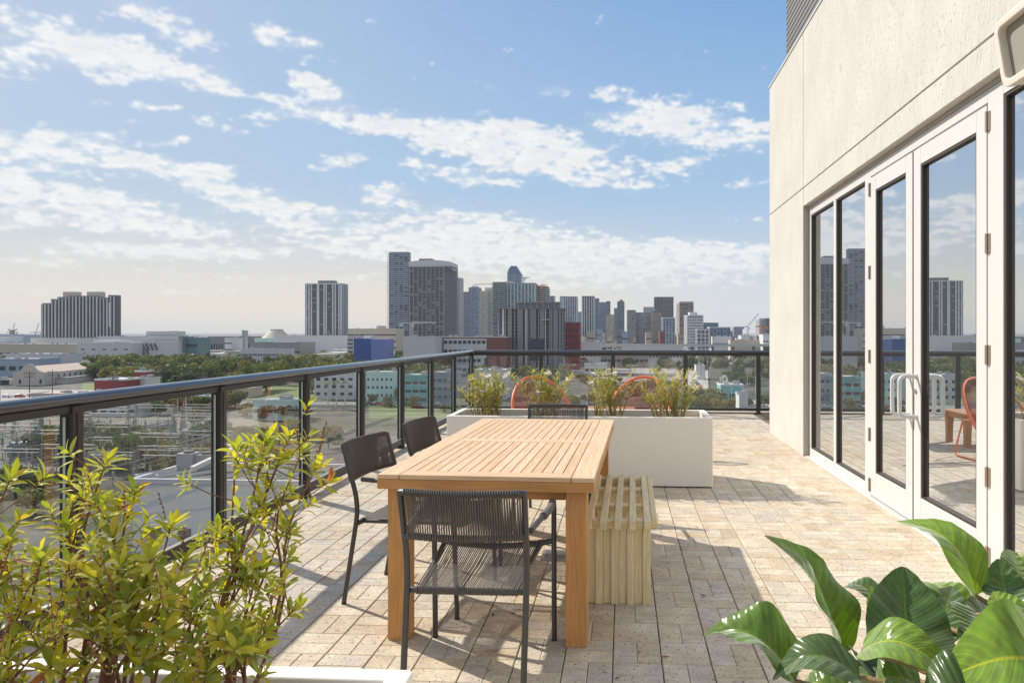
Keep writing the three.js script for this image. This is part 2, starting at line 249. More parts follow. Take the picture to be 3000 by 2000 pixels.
// ---------------------------------------------------------------- terrace floor: tumbled limestone in a basket weave
{
  const floor = new THREE.Group(); floor.name = 'terrace_floor'; floor.userData.kind = 'structure'; scene.add(floor);
  part('bedding', metreUV(span(-2.86, 2.3, -0.4, -0.011, -12.1, 3)), groutMat, floor);
  const r = rng(5), L = 0.2, gap = 0.0018;
  const chip = (w, d, seed) => {                                     // a paver with worn arrises: top face, bevel, sides
    const q = rng(seed), b = 0.0025, hw = w / 2 - gap / 2, hd = d / 2 - gap / 2, j = () => (q() - 0.5) * 0.0012, pos = [], idx = [];
    const ring = (x, z, y) => [[-x, -z], [x, -z], [x, z], [-x, z]].forEach(([a, c]) => pos.push(a + j(), y, c + j()));
    ring(hw - b, hd - b, 0); ring(hw, hd, -b); ring(hw, hd, -0.03);
    idx.push(0, 2, 1, 0, 3, 2); for (const o of [0, 4]) for (let k = 0; k < 4; k++) { const a = o + k, c = o + (k + 1) % 4; idx.push(a, c, a + 4, c, c + 4, a + 4); }
    const g = new THREE.BufferGeometry(); g.setAttribute('position', new THREE.Float32BufferAttribute(pos, 3)); g.setIndex(idx);
    const h = g.toNonIndexed(); h.computeVertexNormals(); return metreUV(h, 1, false, q() * 5, q() * 5);
  };
  const wide = Array.from({ length: 7 }, (_, k) => chip(L, L / 2, 100 + k)), deep = Array.from({ length: 7 }, (_, k) => chip(L / 2, L, 200 + k));
  const list = [];
  for (let i = -14; i <= 10; i++) for (let j = -60; j <= 14; j++) {
    const x = i * (L + 0.0032) + 0.06, z = j * L + 0.03, flat = ((i + j) & 1) === 0;
    if (x < -2.72 || x > 2.12 || z < -11.95) continue;
    for (const s of [-0.25, 0.25]) list.push({ x: x + (flat ? 0 : s * L), z: z + (flat ? s * L : 0), flat });
  }
  for (const p of list) { p.tone = Math.floor(r() * 9); p.v = Math.floor(r() * 7); p.y = (r() - 0.5) * 0.0016; p.a = (r() - 0.5) * 0.006; p.b = (r() - 0.5) * 0.006; p.t = (r() - 0.5) * 0.012; p.k = 0.95 + 0.08 * r(); if (fbm2(p.x * 0.5, p.z * 0.5, 2) > 0.25 && r() < 0.5) p.tone = [2, 4, 7][Math.floor(r() * 3)];
    const dx = p.x, dz = p.z, D = -sY * dx - cY * dz, rr = cY * dx - sY * dz; p.px = CX + FOCAL * rr / D; p.py = HY + FOCAL * EYE / D; p.D = D; p.seen = D > 0 && p.px > -60 && p.px < 3060 && p.py < 2060 && !(p.px < 620 + (p.py - 1750) && p.py > 1750) && !(p.px > 2230 && p.py > 1740); }
  const near = list.filter((p) => p.seen).sort((a, b) => a.D - b.D).slice(0, 300); const single = new Set(near);
  for (const p of near) { const m = part('paver', (p.flat ? wide : deep)[p.v], stoneMats[p.tone], floor); m.position.set(p.x, p.y, p.z); m.rotation.set(p.a, p.t, p.b); }
  const rest = [], M = new THREE.Matrix4(), q = new THREE.Quaternion();
  for (const p of list) if (!single.has(p)) { const g = (p.flat ? wide : deep)[p.v].clone(); M.compose(V(p.x, p.y, p.z), q.setFromEuler(new THREE.Euler(p.a, p.t, p.b)), V(1, 1, 1)); g.applyMatrix4(M); const n = g.attributes.position.count, c = new Float32Array(n * 3), t = stoneTones[p.tone]; for (let i = 0; i < n; i++) c.set([t[0] * p.k, t[1] * p.k, t[2] * p.k], i * 3); g.setAttribute('color', new THREE.BufferAttribute(c, 3)); rest.push(g); }
  stuffPart('paver_field', rest, stoneMixed, floor);
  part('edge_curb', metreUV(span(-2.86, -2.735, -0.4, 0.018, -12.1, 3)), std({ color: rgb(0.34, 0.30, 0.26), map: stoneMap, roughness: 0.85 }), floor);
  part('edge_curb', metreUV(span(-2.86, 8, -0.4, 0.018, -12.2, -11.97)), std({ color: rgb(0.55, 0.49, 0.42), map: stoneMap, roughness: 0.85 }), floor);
}
// round floor drain under the table
{
  const d = thing('floor_drain', 'square dark slotted drain grate set in the pavers beneath the table', 'drain', [-0.40, 0.001, -4.22]);
  part('grate_frame', [bx(0.19, 0.012, 0.02, 0, 0.003, -0.085), bx(0.19, 0.012, 0.02, 0, 0.003, 0.085), bx(0.02, 0.012, 0.15, -0.085, 0.003, 0), bx(0.02, 0.012, 0.15, 0.085, 0.003, 0)], paleMetal, d);
  part('drain_pit', bx(0.15, 0.004, 0.15, 0, -0.0005, 0), gasket, d);
  for (let k = 0; k < 6; k++) part('grate_bar', bx(0.15, 0.008, 0.011, 0, 0.005, -0.0625 + k * 0.025), paleMetal, d);
}

// ---------------------------------------------------------------- glass railings
{
  const postZ = [-0.72, -1.93, -3.16, -4.37, -5.59, -6.82, -8.09, -9.37, -10.66], x0 = -2.6, top = 1.075, W = 0.066;
  const capShape = () => { const s = new THREE.Shape(); s.absellipse(0, 0, 0.040, 0.030, 0, Math.PI * 2); return s; };
  const cap = (len) => new THREE.ExtrudeGeometry(capShape(), { depth: len, bevelEnabled: false, curveSegments: 20 });
  const left = thing('glass_railing', 'dark metal railing with glass panels along the left edge of the terrace', 'railing', [x0 - 0.035, 0, 0]);
  part('handrail', [cap(14.92).translate(0, top - 0.030, -11.98)], railMetal, left);
  part('handrail_channel', metreUV(rb(0.046, 0.036, 14.9, 0.004, 0, top - 0.076, -4.55)), bronze, left);
  const post = (z, p, turn) => { const m = part('post', [rb(0.07, top - 0.06, W, 0.004, 0, (top - 0.06) / 2, 0), bx(0.006, top - 0.11, 0.022, turn ? 0 : 0.0355, 0.5, 0)], bronze, p); m.position.set(turn ? z : 0, 0, turn ? 0 : z); part('base_plate', rb(0.085, 0.012, 0.085, 0.003, 0, 0.012, 0), bronze, m); return m; };
  for (const z of postZ) post(z, left); post(-11.93, left);
  const all = [1.9, 0.5, ...postZ, -11.93]; post(0.5, left); post(1.9, left);
  for (let k = 0; k < all.length - 1; k++) {
    const a = all[k] - W / 2 - 0.004, b = all[k + 1] + W / 2 + 0.004, mid = (a + b) / 2, len = a - b;
    const pane = part('glass_panel', new THREE.PlaneGeometry(len - 0.018, top - 0.205).rotateY(Math.PI / 2).translate(0, 0.095 + (top - 0.205) / 2, mid), clearGlass, left);
    for (const e of [a - 0.009, b + 0.009]) part('glass_edge', bx(0.011, top - 0.205, 0.003, 0, 0.095 + (top - 0.205) / 2, e), glassEdge, pane);
    part('bottom_rail', [rb(0.05, 0.045, len, 0.004, 0, 0.07, mid), rb(0.012, 0.022, len, 0.002, 0.016, 0.103, mid)], bronze, left);
    part('panel_bead', [bx(0.02, 0.006, len, 0.0155, 0.118, mid)], paleMetal, left);
  }
  const back = thing('glass_railing', 'dark metal railing with glass panels along the far edge behind the planter', 'railing', [0, 0, -11.95]);
  const bpx = [1372, 1585, 1796, 2009, 2223], xs = bpx.map((p) => across(p, -11.92)); xs.push(xs[4] + 1.25, xs[4] + 2.5, xs[4] + 3.75);
  part('handrail', [cap(xs[7] - x0 + 0.1).rotateY(Math.PI / 2).translate(x0 + 0.008, top - 0.030, 0)], railMetal, back);
  part('handrail_channel', rb(xs[7] - x0, 0.036, 0.046, 0.004, (xs[7] + x0) / 2, top - 0.076, 0), bronze, back);
  for (const x of xs.slice(1)) { const m = post(x, back, true); m.rotation.y = Math.PI / 2; }
  xs[0] = x0;
  for (let k = 0; k < xs.length - 1; k++) {
    const a = xs[k] + W / 2 + 0.004, b = xs[k + 1] - W / 2 - 0.004, mid = (a + b) / 2, len = b - a;
    const bp = part('glass_panel', new THREE.PlaneGeometry(len - 0.018, top - 0.205).translate(mid, 0.095 + (top - 0.205) / 2, 0), clearGlass, back);
    for (const e of [a + 0.009, b - 0.009]) part('glass_edge', bx(0.003, top - 0.205, 0.011, e, 0.095 + (top - 0.205) / 2, 0), glassEdge, bp);
    part('bottom_rail', rb(len, 0.05, 0.05, 0.004, mid, 0.07, 0), bronze, back);
  }
}

// ---------------------------------------------------------------- the building on the right
{
  const b = thing('stucco_building', 'cream stucco building with white framed glass doors on the right of the terrace', 'building', [2.0, 0, 0]);
  const zf = -9.6, zj = -7.83, yj = 2.978, g = 0.006, T = 0.34, near = 2.4;
  const slab = (y0, y1, z0, z1, label) => part('wall_panel', metreUV(rb(T, y1 - y0, z1 - z0, 0.004, T / 2, (y0 + y1) / 2, (z0 + z1) / 2, 1)), stucco, b, label);
  slab(0, yj - g, zf, zj - g); slab(yj + g, 4.70, zf, zj - g); slab(yj + g, 4.70, zj + g, near); slab(2.772, yj - g, zj + g, near);
  part('joint_backing', [span(0.014, T - 0.02, 0.01, 4.68, zj - 0.03, zj - g + 0.004), span(0.014, T - 0.02, yj - 0.03, yj + 0.03, zf + 0.02, near)], metreUVmat(), b);
  function metreUVmat() { return std({ color: rgb(0.45, 0.41, 0.35), roughness: 0.95 }); }
  part('end_wall', metreUV(span(T, 8, -30, 4.68, zf, zf + 0.3)), stucco, b);
  part('coping', metreUV(rb(T + 0.03, 0.028, near - zf + 0.02, 0.004, T / 2 + 0.004, 4.716, (zf + near) / 2)), whiteFrame, b);
  part('reveal', [span(T - 0.28, T, 0.0, 2.768, zj - 0.02 + 0.026, zj + 0.028), span(0.06, T, 2.745, 2.770, zj + 0.03, near)], stucco, b);
  // louvred plant screen above
  const sx = 0.30, z0 = backAt(2306, 2.0 + sx);
  const screen = part('plant_screen', [span(sx + 0.05, sx + 0.07, 4.6, 7.4, z0 + 0.02, 1.5)], std({ color: rgb(0.05, 0.05, 0.05), roughness: 0.8 }), b);
  for (let k = 0; k < 34; k++) part('louvre_slat', bx(0.06, 0.058, 1.5 - z0, sx + 0.02, 4.78 + k * 0.078, (z0 + 1.5) / 2).applyMatrix4(new THREE.Matrix4()), louverMat, screen);
  // glazing: frame members, panes, two door leaves
  const fx = 0.065, fd = 0.10;                                       // face of the frame and its depth
  const bar = (y0, y1, z0_, z1) => metreUV(rb(fd, y1 - y0, z1 - z0_, 0.003, fx + fd / 2, (y0 + y1) / 2, (z0_ + z1) / 2, 1));
  const pane = (y0, y1, z0_, z1, parent, x = fx + 0.038) => { const m = part('glass_pane', rb(0.014, y1 - y0, z1 - z0_, 0.002, x, (y0 + y1) / 2, (z0_ + z1) / 2, 1), doorGlass, parent); const s = 0.016; part('gasket', [span(x - 0.030, x + 0.01, y1 - s, y1, z0_, z1), span(x - 0.030, x + 0.01, y0, y0 + s, z0_, z1), span(x - 0.030, x + 0.01, y0 + s, y1 - s, z0_, z0_ + s), span(x - 0.030, x + 0.01, y0 + s, y1 - s, z1 - s, z1)], gasket, m); return m; };
  const zA = -7.80, zB = -7.755, m0 = -6.94, m1 = -6.865, h0 = -6.055, h1 = -5.915, meet = -5.07, q0 = -4.06, q1 = -3.90;
  const fr = part('window_frame', [bar(2.662, 2.742, zA, h0), bar(0.012, 0.10, zA, h0), bar(0.10, 2.662, zA, zB), bar(0.10, 2.662, m0, m1), bar(0.012, 2.742, h0, h1)], whiteFrame, b);
  pane(0.10, 2.662, zB, m0, b); pane(0.10, 2.662, m1, h0, b);
  part('door_header', [bar(2.668, 2.742, h1, q0)], whiteFrame, b);
  part('window_frame', [bar(0.012, 2.742, q0, q1), bar(2.662, 2.742, q1, near), bar(0.012, 0.10, q1, near)], whiteFrame, b);
  pane(0.10, 2.662, q1, -2.2, b); pane(0.10, 2.662, -2.1, near, b); part('window_frame', bar(0.10, 2.662, -2.2, -2.1), whiteFrame, b);
  const leaf = (za, zb, hingeNear) => {
    const lx = fx - 0.004, st = 0.115, y0 = 0.02, y1 = 2.655, rail = 0.20;
    const M = (a0, a1, c0, c1) => metreUV(rb(0.05, a1 - a0, c1 - c0, 0.003, lx + 0.025, (a0 + a1) / 2, (c0 + c1) / 2, 1));
    const d = part('door', [M(y0, y1, za, za + st), M(y0, y1, zb - st, zb), M(y1 - 0.12, y1, za + st, zb - st), M(y0, y0 + rail, za + st, zb - st)], whiteFrame, b);
    pane(y0 + rail, y1 - 0.12, za + st, zb - st, d, lx + 0.036);
    for (const y of hingeNear ? [2.56, 1.87, 1.24, 0.55, 0.10] : [2.56, 1.87, 1.17, 0.52, 0.10]) { const z = hingeNear ? zb + 0.012 : za - 0.012; part('hinge', [rod([lx - 0.008, y - 0.055, z], [lx - 0.008, y + 0.055, z], 0.0075, 10), span(lx - 0.003, lx + 0.002, y - 0.055, y + 0.055, z - 0.022, z + 0.022)], hingeMat, d); }
    const zc = hingeNear ? za + 0.055 : zb - 0.055, xo = -0.098, yb = 0.775, yt = 1.06;
    part('pull_handle', [bentTube([[lx, yb, zc], [xo + 0.04, yb, zc], [xo + 0.04, yt, zc], [lx, yt, zc]], 0.0145, 0.045, 12), rod([lx + 0.001, yb, zc], [lx - 0.008, yb, zc], 0.021, 14), rod([lx + 0.001, yt, zc], [lx - 0.008, yt, zc], 0.021, 14)], whiteFrame, d);
    return d;
  };
  leaf(h1 + 0.004, meet - 0.006, false); const rl = leaf(meet + 0.016, q0 - 0.006, true);
  part('lock_cylinder', [rod([fx - 0.002, 0.955, meet + 0.055], [fx - 0.016, 0.955, meet + 0.055], 0.016, 16)], paleMetal, rl);
  part('door_seal', span(fx + 0.004, fx + 0.04, 0.02, 2.655, meet - 0.006, meet + 0.014), gasket, b);
  part('threshold', metreUV(span(fx - 0.05, fx + 0.10, 0.002, 0.011, zA, near)), whiteFrame, b);
  part('dark_interior', [span(0.36, 2.4, 0, 0.01, zA, near), span(0.36, 2.4, 2.8, 2.82, zA, near), span(2.4, 2.42, 0, 2.8, zA, near), span(0.36, 2.4, 0, 2.8, zA - 0.03, zA - 0.01), span(0.36, 2.4, 0, 2.8, near, near + 0.02)], darkRoom, b);
  part('near_wall', metreUV(span(0, T, 0, 4.7, near + 0.01, near + 2.2)), stucco, b);
}
// wall speaker at the top right
{
  const s = thing('wall_speaker', 'cream rounded outdoor speaker with perforated grille high on the stucco wall', 'speaker', [1.99, 2.735, -3.34]);
  const shell = std({ color: rgb(0.66, 0.60, 0.52), roughness: 0.5 });
  const g = new THREE.Group();
  const outer = new THREE.Shape(), w = 0.17, h = 0.155, r = 0.06; const rr = (sh, w, h, r) => { sh.moveTo(-w + r, -h); sh.lineTo(w - r, -h); sh.quadraticCurveTo(w, -h, w, -h + r); sh.lineTo(w, h - r); sh.quadraticCurveTo(w, h, w - r, h); sh.lineTo(-w + r, h); sh.quadraticCurveTo(-w, h, -w, h - r); sh.lineTo(-w, -h + r); sh.quadraticCurveTo(-w, -h, -w + r, -h); return sh; };
  rr(outer, w, h, r); outer.holes.push(rr(new THREE.Path(), w - 0.022, h - 0.022, r - 0.015));
  const tf = (geo) => geo.rotateY(-Math.PI / 2).rotateZ(0.16);
  part('housing', tf(new THREE.ExtrudeGeometry(outer, { depth: 0.15, bevelEnabled: true, bevelSize: 0.008, bevelThickness: 0.008, bevelSegments: 3, curveSegments: 12 })), shell, s);
  const dots = texture(64, 64, (u, v) => { const a = (u * 4) % 1 - 0.5, c = (v * 4) % 1 - 0.5; return Math.hypot(a, c) < 0.28 ? 0.28 : 0.8; }); dots.repeat.set(26, 26);
  part('grille', tf(new THREE.ExtrudeGeometry(rr(new THREE.Shape(), w - 0.023, h - 0.023, r - 0.015), { depth: 0.12, bevelEnabled: false, curveSegments: 12 })), std({ color: rgb(0.62, 0.57, 0.48), map: dots, roughness: 0.6 }), s);
  part('bracket', [bx(0.10, 0.06, 0.08, 0.02, 0.02, 0)], shell, s);
}

// ---------------------------------------------------------------- dining table
{
  const t = thing('dining_table', 'long honey coloured teak dining table with slatted top in the middle of the terrace', 'table', [-0.572, 0, -3.98], -0.029);
  const Wd = 0.96, Ln = 2.02, H = 0.742, th = 0.020, r = rng(8);
  const board = (w, h, d, axis, x, y, z, mat, name) => part(name, grainUV(rb(w, h, d, 0.0025, 0, 0, 0, 1), axis, r() * 7, r() * 7).translate(x, y, z), mat, t);
  const side = 0.100, end = 0.098, mid = 0.095, n = 16, inner = Wd - 2 * side, pitch = inner / n, sl = pitch - 0.0042;
  board(side - 0.003, th, Ln, 2, -Wd / 2 + side / 2, H - th / 2, 0, teakSunlitTop[0], 'side_board'); board(side - 0.003, th, Ln, 2, Wd / 2 - side / 2, H - th / 2, 0, teakSunlitTop[1], 'side_board');
  for (const [z, w, k] of [[Ln / 2 - end / 2, end, 2], [-Ln / 2 + end / 2, end, 3], [0, mid, 1]]) board(inner - 0.004, th, w, 0, 0, H - th / 2, z, teakSunlitTop[k], 'cross_board');
  for (const s of [-1, 1]) for (let k = 0; k < n; k++) { const z0 = mid / 2 + 0.001, z1 = Ln / 2 - end - 0.001; board(sl, th - 0.001, z1 - z0, 2, -inner / 2 + (k + 0.5) * pitch, H - th / 2 - 0.0005, s * (z0 + z1) / 2, teakSunlitTop[Math.floor(r() * 4)], 'slat'); }
  const ay = H - th - 0.0225, ah = 0.044;
  for (const s of [-1, 1]) { board(Wd - 0.002, ah, 0.03, 0, 0, ay, s * (Ln / 2 - 0.0165), teakShadedEdge, 'shaded_edge_rail'); board(0.03, ah, Ln - 0.066, 2, s * (Wd / 2 - 0.0165), ay, 0, teakShadedEdge, 'shaded_edge_rail'); }  // separate strips so the edge can carry its painted shade tone
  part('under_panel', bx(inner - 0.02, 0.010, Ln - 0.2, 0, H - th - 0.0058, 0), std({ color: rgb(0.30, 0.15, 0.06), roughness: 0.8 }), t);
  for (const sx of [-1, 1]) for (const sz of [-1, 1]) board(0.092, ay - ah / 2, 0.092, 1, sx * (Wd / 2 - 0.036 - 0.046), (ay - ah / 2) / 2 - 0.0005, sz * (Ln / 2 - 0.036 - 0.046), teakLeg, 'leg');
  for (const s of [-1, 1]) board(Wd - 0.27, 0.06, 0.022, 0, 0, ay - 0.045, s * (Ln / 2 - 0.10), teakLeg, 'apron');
}
// ---------------------------------------------------------------- slatted bench
{
  const b = thing('slatted_bench', 'pale pine slatted bench beside the long table', 'bench', [-0.018, 0, -4.0], -0.012);
  const r = rng(18), H = 0.432, Ln = 1.14, n = 5, sw = 0.036, pitch = 0.0735, Wd = pitch * (n - 1) + sw;
  const board = (w, h, d, axis, x, y, z, name) => part(name, grainUV(rb(w, h, d, 0.0025, 0, 0, 0, 1), axis, r() * 7, r() * 7).translate(x, y, z), pine[Math.floor(r() * 3)], b);
  for (let k = 0; k < n; k++) board(sw, 0.044, Ln, 2, -Wd / 2 + sw / 2 + k * pitch, H - 0.022, 0, 'top_slat');
  for (const z of [-Ln / 2 + 0.055, -0.20, 0.19, Ln / 2 - 0.07]) for (let k = 0; k < n - 1; k++) board(pitch - sw - 0.001, 0.040, z > 0.4 ? 0.062 : 0.058, 0, -Wd / 2 + sw + (pitch - sw) / 2 + k * pitch, H - 0.028, z, 'spacer_block');
  board(0.030, 0.044, Ln - 0.05, 2, Wd / 2 + 0.0165, H - 0.022, -0.02, 'top_slat');
  for (const s of [-1, 1]) { const m = 8, w = 0.0385; for (let k = 0; k < m; k++) board(w, H - 0.046, 0.036, 1, -Wd / 2 + 0.018 + k * (Wd - 0.012) / m + 0.012, (H - 0.046) / 2, s * (Ln / 2 - 0.085 + (k % 2 ? 0.013 : 0)), 'leg_slat'); board(Wd - 0.01, 0.05, 0.03, 0, 0, 0.036, s * (Ln / 2 - 0.125), 'foot_rail'); board(Wd - 0.01, 0.05, 0.03, 0, 0, H - 0.072, s * (Ln / 2 - 0.125), 'foot_rail'); }
}
// ---------------------------------------------------------------- rope dining chairs (built facing -z)
function ropeChair(label, pos, turn) {
  const c = thing('rope_dining_chair', label, 'chair', pos, turn, 'rope dining chairs at the long table');
  const R = 0.0118, fz = -0.275, rz = 0.27, hf = 0.268, hr = 0.222, seatF = 0.445, seatR = 0.415;
  for (const s of [-1, 1]) {
    part('front_leg', bentTube([[s * hf, 0.0, fz - 0.012], [s * hf, 0.628, fz + 0.01], [s * (hf + 0.002), 0.632, fz + 0.16], [s * (hr + 0.01), 0.634, rz - 0.035]], R, 0.045), chairMetal, c);
    const up = part('rear_leg', bentTube([[s * (hr - 0.005), 0.0, rz + 0.075], [s * hr, 0.50, rz - 0.012], [s * (hr + 0.002), 0.80, rz + 0.075]], R, 0.09), chairMetal, c);
    part('arm_sleeve', polyTube([V(s * (hf + 0.001), 0.633, fz + 0.075), V(s * (hf + 0.002), 0.6345, fz + 0.19), V(s * (hf - 0.012), 0.6345, fz + 0.31)], 0.0168, 14), std_rope(), c);
    part('seat_side_rail', rod([s * (hf - 0.052), seatF - 0.004, fz], [s * (hr - 0.05), seatR - 0.004, rz - 0.012], 0.0105, 10), chairMetal, c);
    part('foot_cap', [rod([s * hf, -0.0005, fz - 0.012], [s * hf, 0.008, fz - 0.012], 0.0125, 12), rod([s * (hr - 0.005), -0.0005, rz + 0.075], [s * (hr - 0.005), 0.008, rz + 0.073], 0.0125, 12)], gasket, c);
  }
  function std_rope() { return ropeMat; }
  const seatBar = (z, y, w, sag) => Array.from({ length: 13 }, (_, k) => { const t = k / 12 * 2 - 1; return V(t * w, y - sag * (1 - t * t), z); });
  const front = seatBar(fz, seatF, hf, 0.028), rear = seatBar(rz - 0.012, seatR, hr, 0.0);
  part('seat_bar', polyTube(front, R, 10), chairMetal, c); part('seat_bar', polyTube(rear, R, 10), chairMetal, c);
  const bow = (t, y) => 0.034 * (1 - t * t);
  const bar = (y, z) => Array.from({ length: 15 }, (_, k) => { const t = k / 14 * 2 - 1; return V(t * hr, y, z + bow(t)); });
  const topY = 0.795, topZ = rz + 0.075, lowY = 0.63, lowZ = rz + 0.032;
  part('back_bar', polyTube(bar(topY, topZ), R, 10), chairMetal, c); part('back_bar', polyTube(bar(lowY, lowZ), R, 10), chairMetal, c);
  // cords: they loop over both bars, one strand in front and one behind
  const cr = 0.0027, back = [], seat = [], q = rng(31);
  const nb = 47; for (let k = 0; k < nb; k++) { const t = -0.93 + 1.86 * k / (nb - 1), x = t * hr, j = (q() - 0.5) * 0.0016, zt = topZ + bow(t), zl = lowZ + bow(t), o = R + cr * 0.8;
    const loop = []; for (let m = 0; m <= 4; m++) { const a = Math.PI * m / 4; loop.push(V(x + j, topY + Math.sin(a) * o, zt + Math.cos(a) * o)); } for (let m = 0; m <= 4; m++) { const a = Math.PI * m / 4; loop.push(V(x + j + 0.003, lowY - Math.sin(a) * o, zl - Math.cos(a) * o)); } loop.push(loop[0].clone().add(V(0.004, 0, 0)));
    back.push(polyTube(loop, cr, 5, false)); }
  const ns = 52; for (let k = 0; k < ns; k++) { const t = -0.84 + 1.68 * k / (ns - 1), j = (q() - 0.5) * 0.0016, o = R + cr * 0.8, xf = t * (hf - 0.005), xr = t * hr, yf = seatF - 0.028 * (1 - t * t), drop = 0.006 + 0.004 * q();
    const loop = []; for (let m = 0; m <= 4; m++) { const a = -Math.PI / 2 + Math.PI * m / 4 ; loop.push(V(xf + j, yf - Math.sin(a) * -o, fz - Math.cos(a) * o)); }
    loop.push(V((xf + xr) / 2 + j, (yf + seatR) / 2 + o - drop, (fz + rz) / 2));
    for (let m = 0; m <= 4; m++) { const a = Math.PI / 2 - Math.PI * m / 4; loop.push(V(xr + j, seatR + Math.sin(a) * o, rz - 0.012 + Math.cos(a) * o)); }
    seat.push(polyTube(loop, cr, 5, false)); }
  stuffPart('back_cords', back, ropeMat, c); stuffPart('seat_cords', seat, ropeMat, c);
  return c;
}
{
  const c0 = ropeChair('dark rope dining chair at the near end of the table, its back to the camera', [-0.572, 0, -2.775], 0);
  copyOf(c0, 'dark rope dining chair at the far end of the table in front of the planter', [-0.50, 0, -5.05], Math.PI + 0.02);
  copyOf(c0, 'dark rope dining chair on the railing side of the table, nearer the camera', [-1.03, 0, -3.57], -Math.PI / 2 - 0.16);
  copyOf(c0, 'dark rope dining chair on the railing side of the table, nearer the planter', [-0.96, 0, -4.32], -Math.PI / 2 - 0.14);
}
// ---------------------------------------------------------------- planters
function planterBox(label, [x0, x1], [z0, z1], top, rim, soil) {
  const p = thing('planter_box', label, 'planter', [(x0 + x1) / 2, 0, (z0 + z1) / 2]), w = (x1 - x0), d = (z1 - z0);
  const s = new THREE.Shape(), R = 0.012; const rr = (sh, hw, hd, r) => { sh.moveTo(-hw + r, -hd); sh.lineTo(hw - r, -hd); sh.quadraticCurveTo(hw, -hd, hw, -hd + r); sh.lineTo(hw, hd - r); sh.quadraticCurveTo(hw, hd, hw - r, hd); sh.lineTo(-hw + r, hd); sh.quadraticCurveTo(-hw, hd, -hw, hd - r); sh.lineTo(-hw, -hd + r); sh.quadraticCurveTo(-hw, -hd, -hw + r, -hd); return sh; };
  rr(s, w / 2 - 0.006, d / 2 - 0.006, R); s.holes.push(rr(new THREE.Path(), w / 2 - rim, d / 2 - rim, 0.006));
  part('planter_shell', metreUV(new THREE.ExtrudeGeometry(s, { depth: top - 0.012 - 0.012, bevelEnabled: true, bevelSize: 0.006, bevelThickness: 0.006, bevelSegments: 3, curveSegments: 5 }).rotateX(-Math.PI / 2).translate(0, 0.018, 0)), planterMat, p);
  part('planter_floor', bx(w - 0.06, 0.02, d - 0.06, 0, 0.03, 0), planterMat, p);
  for (const sx of [-1, 1]) for (const sz of [-1, 1]) part('glide_foot', bx(0.05, 0.012, 0.05, sx * (w / 2 - 0.12), 0.006, sz * (d / 2 - 0.05)), gasket, p);
  part('soil', soilSheet(w - 2 * rim + 0.006, d - 2 * rim + 0.006, soil), soilMat, p);
  return p;
}
function soilSheet(w, d, y) { const g = new THREE.PlaneGeometry(w, d, 30, 10).rotateX(-Math.PI / 2), p = g.attributes.position; for (let i = 0; i < p.count; i++) p.setY(i, y + 0.012 * fbm2(p.getX(i) * 9, p.getZ(i) * 9, 3)); g.computeVertexNormals(); return g; }
planterBox('long white planter of flowering oleander between the table and the lounge chairs', [-1.587, 0.792], [-6.79, -6.15], 0.62, 0.05, 0.55);
planterBox('white planter of yellow green shrubs in the near left corner', [-1.95, -0.458], [-1.503, -0.88], 0.62, 0.047, 0.55);
planterBox('white planter of broad leaved philodendron in the near right corner', [0.62, 1.75], [-1.42, -0.85], 0.52, 0.047, 0.46);

// ---------------------------------------------------------------- lounge: two round corded chairs and a low teak table
function cordChair(label, pos, turn) {
  const c = thing('round_lounge_chair', label, 'chair', pos, turn, 'orange lounge chairs behind the planter');
  // outer hoop: a tilted egg; inner ring low in the seat; cords fan between them (faces +z)
  const outer = [], inner = [], n = 60;
  for (let k = 0; k < n; k++) { const a = k / n * 2 * Math.PI, ca = Math.cos(a), sa = Math.sin(a), wy = sa > 0 ? 1 : 0.92; const u = ca * 0.335, v = sa * 0.42 * wy; const y = 0.50 + v * 0.86, z = -0.06 - v * 0.56 + 0.10 * ca * ca; outer.push(V(u, y, z)); inner.push(V(ca * 0.13, 0.29 + sa * 0.065, 0.0 - sa * 0.12)); }
  const ringGeo = (pts, r) => polyTube([...pts, pts[0], pts[1]], r, 8, false);
  part('hoop', ringGeo(outer, 0.0155), orangeMetal, c); part('seat_ring', ringGeo(inner, 0.008), orangeMetal, c);
  const cords = []; for (let k = 0; k < n; k++) for (const j of [0, 0.5]) { const i0 = k, i1 = (k + 1) % n, A = outer[i0].clone().lerp(outer[i1], j), B = inner[i0].clone().lerp(inner[i1], j), M = A.clone().lerp(B, 0.5).add(V(0, -0.035, -0.02)); cords.push(polyTube([A, A.clone().lerp(M, 0.5).add(V(0, -0.006, -0.004)), M, B.clone().lerp(M, 0.5), B], 0.0026, 4, false)); }
  for (let m = 1; m < 5; m++) { const f = m / 5; }
  stuffPart('woven_cords', cords, orangeCord, c);
  for (const s of [-1, 1]) { part('sled_leg', bentTube([[s * 0.20, 0.27, 0.20], [s * 0.27, 0.012, 0.27], [s * 0.25, 0.012, -0.30], [s * 0.19, 0.40, -0.24]], 0.0095, 0.08), orangeMetal, c); }
  part('cross_bar', [rod([-0.2, 0.27, 0.20], [0.2, 0.27, 0.20], 0.0095), rod([-0.19, 0.40, -0.24], [0.19, 0.40, -0.24], 0.0095)], orangeMetal, c);
  return c;
}
cordChair('orange corded lounge chair behind the planter, on the left', [across(1585, -7.72), 0, -7.72], 0.42);
cordChair('orange corded lounge chair behind the planter, on the right', [across(1874, -7.72), 0, -7.72], -0.22);
